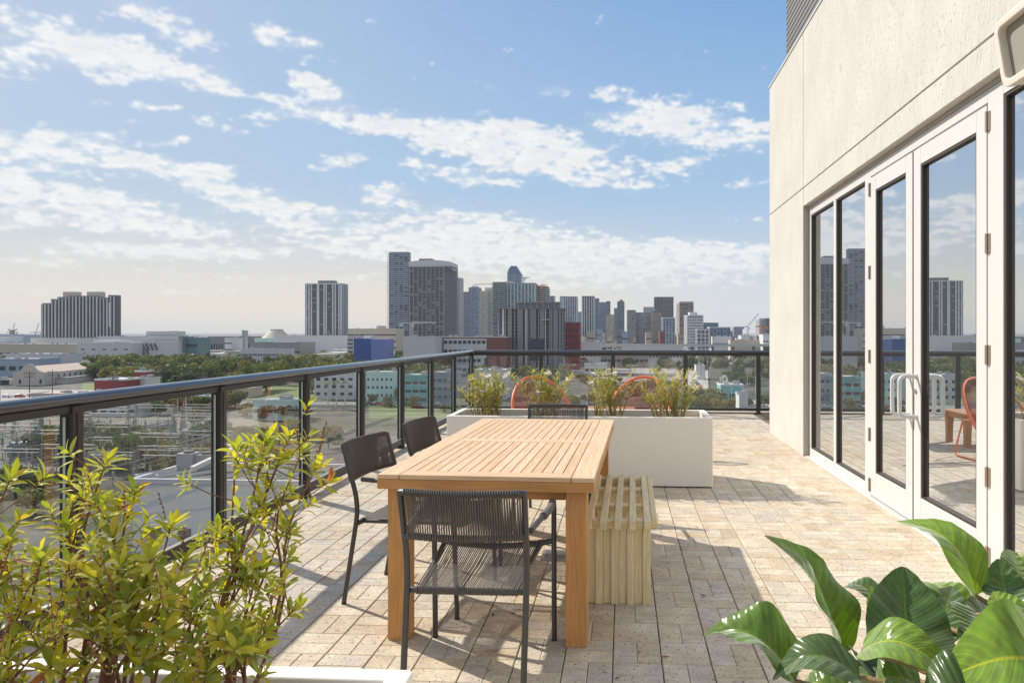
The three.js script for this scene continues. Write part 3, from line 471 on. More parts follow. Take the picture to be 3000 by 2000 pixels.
{
  const t = thing('coffee_table', 'low teak coffee table with shaped legs between planter and lounge chairs', 'table', [-0.32, 0, -8.75]);
  const r = rng(4), wood = teak([0.52, 0.27, 0.11]);
  for (let k = 0; k < 7; k++) part('plank', grainUV(rb(0.95, 0.026, 0.078, 0.003, 0, 0, 0, 1), 0, r() * 4, r() * 4).translate(0, 0.397, -0.255 + k * 0.085), wood, t);
  for (const s of [-1, 1]) { part('apron', grainUV(rb(0.86, 0.055, 0.024, 0.003, 0, 0.355, s * 0.25, 1), 0), wood, t); part('apron', grainUV(rb(0.024, 0.055, 0.48, 0.003, s * 0.42, 0.355, 0, 1), 2), wood, t);
    for (const z of [-1, 1]) { const sh = new THREE.Shape(); sh.moveTo(-0.055, 0.384); sh.lineTo(0.055, 0.384); sh.quadraticCurveTo(0.03, 0.28, 0.034, 0.0); sh.lineTo(-0.03, 0.0); sh.quadraticCurveTo(-0.03, 0.28, -0.055, 0.384); part('leg', grainUV(new THREE.ExtrudeGeometry(sh, { depth: 0.05, bevelEnabled: true, bevelSize: 0.003, bevelThickness: 0.003, bevelSegments: 1 }), 1).translate(s * 0.40, 0, z * 0.23 - 0.025), wood, t); } }
}

// ---------------------------------------------------------------- plants on the terrace
const leafMat = (c, gloss = 0.3, through = 0.45) => phys({ color: rgb(...c), roughness: 0.96, clearcoat: gloss, clearcoatRoughness: 0.32, transmission: through, thickness: 0, side: THREE.DoubleSide });
const at = (px, py, D) => { const d = ray(px, py); return V(d.x * D, EYE + d.y * D, d.z * D); };      // a measured point of a plant, in metres
// a blade along +z from the origin, top face +y; profile(t) half width, fold = V of the halves, curl = droop of the tip
function blade(L, Wd, { nl = 6, nw = 2, fold = 0.25, curl = 0.15, wave = 0, seed = 1, shape = (t) => Math.sin(Math.PI * Math.pow(t, 0.8)) } = {}) {
  const pos = [], uv = [], idx = [], q = rng(seed), ph = q() * 6;
  for (let i = 0; i <= nl; i++) { const t = i / nl, hw = Wd / 2 * Math.max(0.03, shape(t)); for (let j = -nw; j <= nw; j++) { const s = j / nw, a = Math.abs(s); pos.push(s * hw, fold * a * hw - curl * L * t * t + wave * hw * a * a * Math.sin(t * 9 + ph + (s > 0 ? 1.3 : 0)), t * L * (1 - 0.12 * curl * t)); uv.push(0.5 + s * 0.5, t); } }
  const w = 2 * nw + 1; for (let i = 0; i < nl; i++) for (let j = 0; j < 2 * nw; j++) { const a = i * w + j; idx.push(a, a + w, a + 1, a + 1, a + w, a + w + 1); }
  const g = new THREE.BufferGeometry(); g.setAttribute('position', new THREE.Float32BufferAttribute(pos, 3)); g.setAttribute('uv', new THREE.Float32BufferAttribute(uv, 2)); g.setIndex(idx); g.computeVertexNormals(); return g;
}
function place(dir, up, pos, scale = 1) { const z = dir.clone().normalize(), x = up.clone().cross(z).normalize(), y = z.clone().cross(x); return new THREE.Matrix4().makeBasis(x, y, z).scale(V(scale, scale, scale)).setPosition(pos); }

// --- yellow-green shrubs in the near left planter
{
  const tones = [[0.58, 0.55, 0.02], [0.44, 0.48, 0.02], [0.68, 0.60, 0.03], [0.30, 0.37, 0.02], [0.72, 0.52, 0.03], [0.52, 0.18, 0.03]], mats = tones.map((c) => leafMat(c, 0.18, 0.58)), barkMat = std({ color: rgb(0.20, 0.095, 0.05), roughness: 0.8 }), budMat = std({ color: rgb(0.22, 0.05, 0.03), roughness: 0.7 });
  const shapes = [0, 1, 2, 3, 4].map((k) => blade(1, 0.24 + 0.02 * k, { nl: 5, nw: 1, fold: 0.28 + 0.06 * k, curl: 0.05 + 0.07 * k, seed: k + 3, shape: (t) => Math.pow(Math.sin(Math.PI * Math.pow(t, 1.05)), 0.7) * (t < 0.08 ? 0.5 : 1) }));
  const plants = [
    ['leafy yellow green shrub at the left end of the near planter', [-1.22, -1.16], [[30, 1400, 1.22], [-70, 1480, 1.3], [-160, 1420, 1.3], [120, 1640, 1.16], [20, 1590, 1.15], [60, 1790, 1.08], [-80, 1700, 1.15], [150, 1950, 1.02], [200, 1830, 1.05], [-20, 1930, 1.0], [90, 1710, 1.1], [-150, 1600, 1.2], [10, 1680, 1.1], [130, 1880, 1.02], [30, 1980, 1.0]]],
    ['bushy yellow green shrub in the middle of the near planter with a tall leafy top', [-0.98, -1.22], [[312, 1345, 1.3], [255, 1420, 1.34], [395, 1440, 1.3], [190, 1540, 1.3], [500, 1540, 1.32], [330, 1570, 1.22], [440, 1640, 1.2], [370, 1760, 1.13], [280, 1690, 1.2], [330, 1880, 1.08], [480, 1850, 1.12], [230, 1780, 1.12], [420, 1940, 1.06], [250, 1930, 1.05], [540, 1640, 1.28], [200, 1650, 1.2], [350, 1660, 1.15], [300, 1800, 1.1], [420, 1720, 1.16], [345, 1480, 1.28], [290, 1480, 1.3], [500, 1700, 1.2], [380, 1850, 1.08]]],
    ['open yellow green shrub with tall bare branches at the right of the near planter', [-0.80, -1.24], [[690, 1310, 1.42], [780, 1285, 1.42], [845, 1275, 1.43], [925, 1370, 1.40], [885, 1320, 1.45], [820, 1345, 1.40], [640, 1560, 1.40], [835, 1545, 1.40], [860, 1785, 1.34], [775, 1850, 1.30], [720, 1690, 1.35], [600, 1730, 1.25], [560, 1890, 1.14], [690, 1900, 1.2], [600, 1970, 1.1], [650, 1800, 1.25], [560, 1780, 1.2], [520, 1960, 1.1], [690, 1600, 1.36], [760, 1660, 1.36], [640, 1860, 1.2], [740, 1910, 1.22]]],
  ];
  plants.forEach(([label, [bxx, bzz], tops], pi) => {
    const s = thing('potted_shrub', label, 'shrub', [bxx, 0.54, bzz], 0, 'shrubs in the near left planter'), r = rng(300 + pi), stems = [], buds = [], leaves = [], base = V(bxx, 0.54, bzz);
    const tuft = (p, dir, n, L, open) => { const a0 = r() * 6, up = Math.abs(dir.y) < 0.95 ? V(0, 1, 0) : V(1, 0, 0), u = up.clone().cross(dir).normalize(), w = dir.clone().cross(u); for (let k = 0; k < n; k++) { const a = a0 + k * 2.4, o = open * (0.55 + 0.7 * k / n), d = dir.clone().multiplyScalar(Math.cos(o)).addScaledVector(u, Math.cos(a) * Math.sin(o)).addScaledVector(w, Math.sin(a) * Math.sin(o)); leaves.push({ p: p.clone().addScaledVector(dir, -0.012 * k / n * 2), d, up: dir.clone().addScaledVector(d, -dir.dot(d)).add(V(r() - 0.5, r() - 0.5, r() - 0.5).multiplyScalar(0.5)), L: L * (0.65 + 0.55 * r()), m: r() < 0.05 ? 4 : r() < 0.012 ? 5 : Math.floor(Math.pow(r(), 0.9) * 4) }); } };
    for (const [px, py, D0] of tops) {
      const D = Math.max(D0, 1.17 + 0.05 * r()), tip = at(px, py, D), start = base.clone().add(V((r() - 0.5) * 0.14, 0, (r() - 0.5) * 0.12)), bend = start.clone().lerp(tip, 0.45).add(V((r() - 0.5) * 0.06, 0.02 + 0.05 * r(), (r() - 0.5) * 0.06)), pts = new THREE.CatmullRomCurve3([start, bend, start.clone().lerp(tip, 0.75).add(V((r() - 0.5) * 0.03, 0.01, (r() - 0.5) * 0.03)), tip]).getPoints(10), len = start.distanceTo(tip);
      stems.push(polyTube(pts, (t) => lerp(0.0042, 0.0014, t), 5, false));
      const dir = pts[10].clone().sub(pts[8]).normalize();
      tuft(tip, dir, 12 + Math.floor(r() * 4), 0.043, 1.05);
      const n = Math.round(len * 18); for (let k = 0; k < n; k++) { const f = 0.28 + 0.68 * (k + r()) / n, i = Math.min(9, Math.floor(f * 10)), p = pts[i].clone().lerp(pts[i + 1], f * 10 - i), t = pts[i + 1].clone().sub(pts[i]).normalize();
        const side = V(r() - 0.5, r() * 0.6, r() - 0.5).normalize();
        if (r() < 0.42) { const e = p.clone().addScaledVector(side, 0.04 + 0.05 * r()).add(V(0, 0.018, 0)); stems.push(polyTube([p, p.clone().lerp(e, 0.5).add(V(0, -0.004, 0)), e], 0.0011, 4, false)); tuft(e, side.clone().add(V(0, 0.7, 0)).normalize(), 7 + Math.floor(r() * 4), 0.034, 1.1); }
        else { const d = side.clone().addScaledVector(t, 0.4).add(V(0, -0.2 * r(), 0)).normalize(); leaves.push({ p, d, up: V(0, 1, 0).addScaledVector(d, -d.y).add(V(r() - 0.5, 0, r() - 0.5).multiplyScalar(0.4)), L: 0.03 + 0.024 * r(), m: r() < 0.08 ? 4 : Math.floor(r() * 4) }); } }
    }
    for (let k = 0; k < 10; k++) { const [px, py, D] = tops[Math.floor(r() * tops.length)], a = at(px, py, D).add(V((r() - 0.5) * 0.1, -0.03, (r() - 0.5) * 0.08)), b = a.clone().add(V((r() - 0.4) * 0.07, 0.05 + 0.06 * r(), (r() - 0.5) * 0.05)); stems.push(polyTube([a, a.clone().lerp(b, 0.5).add(V(0.004, 0, 0.003)), b], 0.0009, 4, false)); for (let m = 0; m < 7; m++) buds.push(new THREE.IcosahedronGeometry(0.0022, 0).translate(...a.clone().lerp(b, 0.35 + m * 0.1).add(V((r() - 0.5) * 0.006, 0, (r() - 0.5) * 0.006)).toArray())); }
    const shift = (g) => g.translate(-bxx, -0.54, -bzz);
    part('stems', shift(join(stems)), barkMat, s); part('dry_flower_spikes', shift(join(buds)), budMat, s);
    leaves.sort((a, b) => a.p.distanceTo(camera.position) - b.p.distanceTo(camera.position)); const rest = [[], [], [], [], [], []];
    leaves.forEach((l, k) => { const M = place(l.d, l.up.lengthSq() < 1e-6 ? V(0, 1, 0) : l.up.normalize(), l.p.clone().sub(base), l.L), v = (k * 7) % 5; if (k % 2 === 0 && k < 600) { const m = part('leaf', shapes[v], mats[l.m], s); m.applyMatrix4(M); } else rest[l.m].push(shapes[v].clone().applyMatrix4(M)); });
    rest.forEach((list, k) => { if (list.length) stuffPart('foliage', list, mats[k], s); });
  });
}
// --- oleander in the long planter
{
  const tones = [[0.44, 0.44, 0.05], [0.54, 0.49, 0.07], [0.32, 0.37, 0.05], [0.62, 0.50, 0.14]].map((c) => leafMat(c, 0.2, 0.42)), stemMat = std({ color: rgb(0.30, 0.22, 0.08), roughness: 0.8 }), petal = leafMat([0.88, 0.84, 0.79], 0.0, 0.4);
  const lf = [0, 1, 2].map((k) => blade(1, 0.13, { nl: 3, nw: 1, fold: 0.3, curl: 0.05 + 0.1 * k, seed: k + 40 }));
  const bloom = (() => { const l = []; for (let k = 0; k < 5; k++) l.push(blade(0.019, 0.015, { nl: 3, nw: 1, fold: 0.1, curl: 0.2, seed: k + 70 }).rotateX(-0.5).rotateY(k * 1.2566)); return join(l); })();
  const spots = [['dense oleander clump with white flowers at the left end of the long planter', 1425, 34, 0.27, 9], ['oleander clump in the long planter before the left orange chair', 1598, 26, 0.24, 5], ['oleander clump with white flowers in the long planter right of the far dining chair', 1785, 24, 0.24, 9], ['tall oleander clump at the right end of the long planter', 1962, 32, 0.25, 6]];
  spots.forEach(([label, px, n, spread, blooms], ci) => {
    const bz = -6.47, bxx = across(px, bz), s = thing('oleander_clump', label, 'plant', [bxx, 0.55, bz], 0, 'oleander clumps in the long planter'), r = rng(500 + ci), stems = [], leaves = [[], [], [], []], tips = [];
    for (let k = 0; k < n; k++) { const a = r() * 6.283, b0 = V((r() - 0.5) * 0.26, 0, (r() - 0.5) * 0.2), h = (0.20 + 0.27 * r()) * (ci === 3 && k === 0 ? 1.35 : 1), lean = spread * (0.2 + 0.8 * r()), tip = b0.clone().add(V(Math.cos(a) * lean, h, Math.sin(a) * lean * 0.6)), pts = new THREE.CatmullRomCurve3([b0, b0.clone().lerp(tip, 0.5).add(V(0, 0.05, 0)), tip]).getPoints(7);
      stems.push(polyTube(pts, (t) => lerp(0.0055, 0.002, t), 5, false)); tips.push(tip);
      for (let m = 0; m < 30; m++) { const f = 0.12 + 0.88 * Math.pow(r(), 0.7), i = Math.min(6, Math.floor(f * 7)), p = pts[i].clone().lerp(pts[i + 1], f * 7 - i), aa = r() * 6.283, d = V(Math.cos(aa) * 0.8, 0.45 + 0.7 * r(), Math.sin(aa) * 0.8).normalize(); leaves[Math.floor(Math.pow(r(), 1.1) * 4)].push(lf[m % 3].clone().applyMatrix4(place(d, V(0, 1, 0).addScaledVector(d, -d.y).normalize(), p, 0.05 + 0.045 * r()))); } }
    part('stems', stems, stemMat, s); leaves.forEach((l, k) => stuffPart('foliage', l, tones[k], s));
    for (let k = 0; k < blooms; k++) { const tp = tips[(k * 3) % tips.length]; for (let m = 0; m < 3; m++) { const f = part('flower', bloom, petal, s); f.position.copy(tp).add(V((r() - 0.5) * 0.05, -0.01 - 0.03 * r(), (r() - 0.3) * 0.05)); f.rotation.set(0.9 * (r() - 0.2), r() * 6, (r() - 0.5) * 1.2); f.scale.setScalar(1.2 + 0.7 * r()); } }
  });
}
// --- philodendron at the near right
{
  const veins = (u, v) => { const s = Math.abs(u - 0.5) * 2, k = 13, ph = (v * k - s * 3.0) % 1, f = Math.abs(((ph + 1) % 1) - 0.5) * 2; return { mid: smooth(0.05, 0.015, s), lat: smooth(0.86, 0.98, f) * smooth(1.0, 0.7, s) , f }; };
  const leafTex = texture(256, 512, (u, v) => { const { mid, lat, f } = veins(u, v), n = 0.06 * tile(u, v, 4, 6, 3, 81), y = 0.78 + 2.2 * n + 0.09 * (f - 0.5); return [lerp(y * 0.82, 1.0, Math.max(mid, lat * 0.28)), lerp(y, 1.0, Math.max(mid * 0.9, lat * 0.22)), lerp(y * 0.72, 0.72, mid)]; });
  const leafBump = texture(256, 512, (u, v) => { const { mid, lat, f } = veins(u, v); return 0.45 + 0.22 * Math.sin(f * Math.PI) - 0.26 * lat - 0.2 * mid; }, { srgb: false });
  const mk = (c) => phys({ color: rgb(...c), map: leafTex, bumpMap: leafBump, bumpScale: 0.0015, roughness: 0.97, clearcoat: 0.8, clearcoatRoughness: 0.2, transmission: 0.45, thickness: 0, side: THREE.DoubleSide });
  const deep = mk([0.125, 0.195, 0.004]), midG = mk([0.25, 0.325, 0.003]), lime = mk([0.45, 0.52, 0.005]), stalk = std({ color: rgb(0.25, 0.16, 0.07), roughness: 0.5 });
  const b = thing('philodendron', 'large glossy green philodendron spilling in at the near right corner', 'plant', [1.12, 0.46, -1.18]), base = V(1.12, 0.46, -1.18);
  const oblong = (t) => Math.pow(Math.sin(Math.PI * Math.pow(clamp(t * 0.975 + 0.02), 0.66)), 0.72), heart = (t) => Math.pow(Math.sin(Math.PI * Math.pow(clamp(t + 0.06), 0.55)), 0.75);
  // base, tip, half-way lift, width, which way the upper face looks, material
  const L = [
    [[2450, 1915, 1.78], [2266, 1552, 1.98], 0.03, 0.165, V(0.75, 0.45, 0.55), midG, 1.0, 0.7],
    [[2672, 1950, 1.62], [2657, 1646, 1.80], -0.015, 0.205, V(-0.1, 0.35, 1), deep, 0.4, 0.3],
    [[2860, 1745, 1.82], [2642, 1512, 1.98], 0.05, 0.135, V(0.35, 0.6, 0.75), lime, 0.55, 0.4],
    [[2330, 1995, 1.66], [2064, 1845, 1.78], 0.05, 0.15, V(0.15, 0.9, 0.45), midG, 1.1, 0.7],
    [[2520, 1985, 1.55], [2262, 1972, 1.60], 0.045, 0.12, V(-0.1, 1, 0.35), deep, 0.35, 0.2],
    [[2590, 1915, 1.75], [2540, 1710, 1.86], -0.02, 0.085, V(-0.8, 0.35, 0.8), lime, 0.2, 0.12],
    [[2525, 1905, 1.56], [2812, 1985, 1.42], 0.045, 0.12, V(-0.2, 1, 0.5), lime, 0.3, 0.2],
    [[3090, 1985, 1.38], [2760, 1985, 1.42], 0.09, 0.215, V(-0.3, 0.75, 0.8), lime, 0.25, 0.16],
    [[2868, 1800, 1.62], [2856, 1860, 1.52], 0.0, 0.125, V(-0.05, 0.75, 0.7), midG, 0.15, 0.1],
    [[2960, 1760, 1.75], [2925, 1628, 1.85], -0.02, 0.11, V(-0.4, 0.5, 0.9), deep, 0.3, 0.2],
    [[2995, 1700, 1.85], [2965, 1602, 1.95], 0.0, 0.10, V(0.1, 0.6, 0.8), midG, 0.3, 0.2],
    [[2990, 1850, 1.6], [2905, 1730, 1.68], 0.0, 0.10, V(-0.7, 0.4, 0.7), lime, 0.3, 0.15],
    [[2800, 1790, 1.86], [2715, 1700, 1.98], 0.02, 0.13, V(0.2, 0.8, 0.6), lime, 0.3, 0.15],
    [[2580, 1760, 1.95], [2464, 1716, 2.05], 0.02, 0.085, V(0, 1, 0.3), deep, 0.3, 0.2],
    [[3060, 1660, 1.8], [2992, 1620, 1.85], 0.02, 0.09, V(-0.2, 0.8, 0.6), lime, 0.3, 0.2],
    [[2750, 1880, 1.75], [2790, 1700, 1.9], 0.0, 0.12, V(-0.5, 0.5, 0.8), deep, 0.3, 0.2],
    [[2900, 1960, 1.55], [2860, 1840, 1.68], 0.0, 0.15, V(0.4, 0.7, 0.6), deep, 0.3, 0.2],
    [[2560, 1990, 1.62], [2500, 1880, 1.80], 0.0, 0.10, V(0.5, 0.6, 0.6), deep, 0.3, 0.2],
    [[3080, 1900, 1.5], [3020, 1740, 1.62], 0.0, 0.14, V(-0.5, 0.6, 0.7), midG, 0.3, 0.2],
    [[2700, 2010, 1.5], [2560, 2030, 1.55], 0.03, 0.14, V(0, 1, 0.5), midG, 0.3, 0.2],
    [[2880, 2050, 1.35], [2700, 2060, 1.40], 0.03, 0.16, V(0, 1, 0.5), deep, 0.3, 0.2],
    [[2660, 2060, 1.60], [2480, 1960, 1.72], 0.02, 0.15, V(0.1, 0.8, 0.6), deep, 0.4, 0.4],
    [[2780, 2000, 1.62], [2735, 1850, 1.80], 0.0, 0.16, V(0.3, 0.5, 0.8), midG, 0.35, 0.3],
    [[2930, 1900, 1.66], [2880, 1740, 1.86], 0.0, 0.15, V(0.2, 0.5, 0.8), deep, 0.35, 0.3],
    [[2700, 1900, 1.8], [2600, 1780, 1.95], 0.0, 0.13, V(0.4, 0.6, 0.6), midG, 0.35, 0.3],
    [[3040, 2010, 1.5], [2930, 1900, 1.6], 0.0, 0.16, V(-0.2, 0.7, 0.7), deep, 0.35, 0.3],
    [[2480, 2040, 1.62], [2340, 2010, 1.70], 0.02, 0.12, V(0.1, 0.9, 0.5), midG, 0.4, 0.4],
  ];
  L.forEach(([p0, p1, lift, w, up, mat, fold, wave], k) => {
    const A = at(...p0), B = at(...p1), len = A.distanceTo(B), dir = B.clone().sub(A).normalize(), u = up.clone().addScaledVector(dir, -up.dot(dir)).normalize(), nl = 64, nw = 8;
    const q = rng(900 + k), g = blade(len, w, { nl, nw, fold: 0, curl: 0, shape: k === 8 ? heart : oblong }), p = g.attributes.position, ph = q() * 6;
    for (let i = 0; i < p.count; i++) { const x = p.getX(i), z = p.getZ(i), t = z / len, s = x / (w / 2), a = Math.abs(s); p.setY(i, lift * Math.sin(Math.PI * t) * 1.4 - 0.10 * len * t * t + fold * a * (w / 2) * (1 - 0.45 * a) + wave * 0.16 * w * a * a * Math.sin(t * 11 + ph + (s > 0 ? 2 : 0)) + 0.0016 * Math.sin((t * 6.5 - a * 1.5 + 0.35 * Math.sin(t * 5 + ph)) * 6.283) * smooth(0.05, 0.3, a) * smooth(1.0, 0.72, a)); if (t < 0.10) p.setZ(i, z - 0.10 * len * a * a * (1 - t * 10) * 0.9); }
    g.computeVertexNormals(); g.applyMatrix4(place(dir, u, A.clone().sub(base)));
    const m = part('leaf', g, mat, b); const from = V((q() - 0.5) * 0.2, 0.0, (q() - 0.5) * 0.16), to = A.clone().sub(base), mid2 = from.clone().lerp(to, 0.55).add(V(0, 0.06, 0));
    part('leaf_stalk', polyTube(new THREE.CatmullRomCurve3([from, mid2, to, to.clone().addScaledVector(dir, 0.01)]).getPoints(12), (t) => lerp(0.0085, 0.005, t), 7), stalk, b);
  });
}

// ---------------------------------------------------------------- the city beyond
const GY = -30;
const groundMap = texture(1024, 1024, (u, v) => {
  const a = tile(u, v, 9, 9, 4, 201), b = tile(u, v, 26, 26, 3, 211), c = tile(u, v, 90, 90, 2, 221); let col = [0.30, 0.29, 0.27];
  if (a > 0.08) col = [0.20, 0.24, 0.13]; if (a < -0.28) col = [0.47, 0.44, 0.39]; if (b > 0.3) col = [0.38, 0.37, 0.35]; if (b < -0.38) col = [0.16, 0.20, 0.10];
  const k = 1 + 0.25 * c; return col.map((x) => Math.pow(x * k, 1 / 1.15));
}); groundMap.repeat.set(1, 1);
{
  const g = new THREE.PlaneGeometry(16000, 16000, 1, 1).rotateX(-Math.PI / 2).translate(0, GY, -2500), uv = g.attributes.uv; for (let i = 0; i < uv.count; i++) uv.setXY(i, uv.getX(i) * 22, uv.getY(i) * 22);
  structure('ground', g, std({ color: rgb(0.5, 0.5, 0.48), map: groundMap, roughness: 0.95 }));
  structure('bay_water', metreUV(new THREE.PlaneGeometry(5000, 2600).rotateX(-Math.PI / 2).translate(-3400, GY + 0.4, -3600), 0.01), phys({ color: rgb(0.10, 0.15, 0.19), roughness: 0.18 }));
}
// plots of ground that read through the glass: [name, x0,x1,z0,z1, colour]
const flat = (name, px0, px1, py0, py1, col, lift = 0.04) => { const zA = -2030 * (EYE - GY) / (py1 - HY), zB = -2030 * (EYE - GY) / (py0 - HY); const s = new Float32Array([across(px0, zA), GY + lift, zA, across(px1, zA), GY + lift, zA, across(px1, zB), GY + lift, zB, across(px0, zB), GY + lift, zB]); const g = new THREE.BufferGeometry(); g.setAttribute('position', new THREE.BufferAttribute(s, 3)); g.setAttribute('uv', new THREE.BufferAttribute(new Float32Array([0, 0, 3, 0, 3, 3, 0, 3]), 2)); g.setIndex([0, 1, 2, 0, 2, 3]); g.computeVertexNormals(); return structure(name, g, std({ color: rgb(...col), map: softMap, roughness: 0.95 })); };
flat('grass', 240, 980, 1130, 1178, [0.16, 0.19, 0.05]); flat('substation_yard', -300, 800, 1232, 1420, [0.15, 0.15, 0.11]); flat('car_park', 1640, 2010, 1066, 1094, [0.33, 0.31, 0.28], 0.08); flat('gravel_lot', 2030, 2330, 1036, 1066, [0.38, 0.34, 0.28], 0.08); flat('street', 1750, 1990, 1104, 1118, [0.30, 0.28, 0.26], 0.12); flat('street', 2010, 2075, 1085, 1150, [0.42, 0.39, 0.36], 0.12); flat('street', 700, 1300, 1182, 1192, [0.22, 0.22, 0.215], 0.1); flat('grass', 1080, 1400, 1180, 1230, [0.12, 0.16, 0.05], 0.06); flat('gravel_lot', 2080, 2300, 1170, 1215, [0.42, 0.37, 0.30], 0.1); flat('car_park', 0, 330, 1150, 1185, [0.36, 0.33, 0.30], 0.1);

// ---- towers
const T = { glassDark: phys({ color: rgb(0.035, 0.045, 0.06), roughness: 0.18 }), glassBlue: phys({ color: rgb(0.07, 0.13, 0.22), roughness: 0.12 }), glassTeal: phys({ color: rgb(0.08, 0.19, 0.21), roughness: 0.15 }), glassGrey: phys({ color: rgb(0.10, 0.12, 0.15), roughness: 0.2 }),
  white: std({ color: rgb(0.56, 0.56, 0.56), roughness: 0.8 }), concrete: std({ color: rgb(0.30, 0.285, 0.27), roughness: 0.9 }), dark: std({ color: rgb(0.11, 0.105, 0.11), roughness: 0.85 }), beige: std({ color: rgb(0.52, 0.45, 0.36), roughness: 0.85 }), tan: std({ color: rgb(0.42, 0.33, 0.27), roughness: 0.85 }), paleBlue: std({ color: rgb(0.28, 0.34, 0.42), roughness: 0.6 }), grey: std({ color: rgb(0.19, 0.195, 0.205), roughness: 0.85 }), red: std({ color: rgb(0.23, 0.04, 0.04), roughness: 0.8 }), brick: std({ color: rgb(0.23, 0.085, 0.065), roughness: 0.85 }), blue: std({ color: rgb(0.04, 0.10, 0.30), roughness: 0.7 }), lilac: std({ color: rgb(0.16, 0.20, 0.46), roughness: 0.7 }), teal: std({ color: rgb(0.14, 0.42, 0.44), roughness: 0.7 }), mint: std({ color: rgb(0.50, 0.66, 0.62), roughness: 0.7 }), roofGrey: std({ color: rgb(0.36, 0.36, 0.36), roughness: 0.95, map: softMap }), roofPale: std({ color: rgb(0.62, 0.60, 0.57), roughness: 0.95, map: softMap }), orange: std({ color: rgb(0.62, 0.17, 0.03), roughness: 0.7 }), steel: std({ color: rgb(0.30, 0.31, 0.33), roughness: 0.5, metalness: 0.4 }), pinkStucco: std({ color: rgb(0.62, 0.54, 0.48), roughness: 0.9, map: softMap }), tile: std({ color: rgb(0.58, 0.45, 0.34), roughness: 0.9 }), pane: phys({ color: rgb(0.03, 0.035, 0.045), roughness: 0.15 }), blind: std({ color: rgb(0.24, 0.25, 0.26), roughness: 0.7 }) };  // blind: brighter patches of uneven glass reflection, put into the colour
// measure a box from the view: columns a..b at distance D, roof line at row top; side = column where its far corner shows
function measure({ a, b, top, D, side, depth = 28 }) {
  const mid = (a + b) / 2, z = depthOf(mid, D), x0 = across(a, z), x1 = across(b, z), h = heightAt(top, mid, z) - GY; let d = depth;
  if (side !== undefined) d = Math.abs(z - backAt(side, side > b ? x1 : x0)); return { x: (x0 + x1) / 2, z, w: x1 - x0, h, d: clamp(d, 6, 120) };
}
// style: piers = uprights across the front, floors = slab lines, mats [body, pier, slab]
function tower(name, label, o) {
  const m = measure(o), t = thing(name, label, o.category || 'building', [m.x, GY, m.z], 0), [body, pier, slab] = o.mats, h = m.h, w = m.w, d = m.d, proj = o.proj ?? 0.5;
  part('wall', bx(w, h, d, 0, h / 2, -d / 2), body, t);
  part('roof', [bx(w + 0.6, 1.4, d + 0.6, 0, h + 0.5, -d / 2)], o.cap || pier, t);
  for (const [u0, u1, hh, mat] of o.top_blocks || []) part('plant_room', bx((u1 - u0) * w, hh, d * 0.5, (u0 + u1 - 1) / 2 * w, h + 1.2 + hh / 2, -d / 2), mat || slab, t);
  const n = o.piers || 0, pw = (o.pierW ?? 0.25);
  if (n) { const xs = o.pierAt ? o.pierAt.map((u) => (u - 0.5) * w) : Array.from({ length: n + 1 }, (_, k) => -w / 2 + w * k / n); const per = w / n * pw; for (const x of xs) part('pier', bx(per, h, proj * 2, clamp(x, -w / 2 + per / 2, w / 2 - per / 2), h / 2, 0), pier, t);
    const ns = Math.max(1, Math.round(d / (w / n))); for (const s of [-1, 1]) for (let k = 0; k <= ns; k++) part('pier', bx(proj * 2, h, per, s * w / 2, h / 2, -clamp(d * k / ns, per / 2, d - per / 2)), pier, t); }
  const f = o.floors || 0; if (f) { const sp = h / f, sh = sp * (o.slabH ?? 0.22), pr = o.slabProj ?? 0.3, list = []; for (let k = 1; k < f; k++) list.push(bx(w + 2 * pr, sh, d + 2 * pr, 0, k * sp, -d / 2)); stuffPart('floor_slabs', list, slab, t); }
  if (f) { const q = rng(Math.round(m.x * 7 + h * 13)), bays = Math.max(4, n || Math.round(w / 5)), sp = h / f, a = [], c2 = []; for (let i = 0; i < bays; i++) for (let j = 1; j < f; j++) { const u = q(); if (u > 0.42) continue; const g = bx(w / bays * 0.62, sp * 0.55, 0.25, -w / 2 + w * (i + 0.5) / bays, (j - 0.5) * sp + sp * 0.1, 0.02); (u < 0.2 ? a : c2).push(g); } if (a.length) stuffPart('pale_reflection_panels', a, T.blind, t); if (c2.length) stuffPart('dark_reflection_panels', c2, T.pane, t); }  // scattered pale and dark panels: uneven window reflections painted as two tones
  if (o.blind) part('blank_wall', bx(o.blind[1] * w, h + 0.2, 0.8, (o.blind[0] + o.blind[1] / 2 - 0.5) * w, h / 2, 0.5), pier, t);
  return t;
}
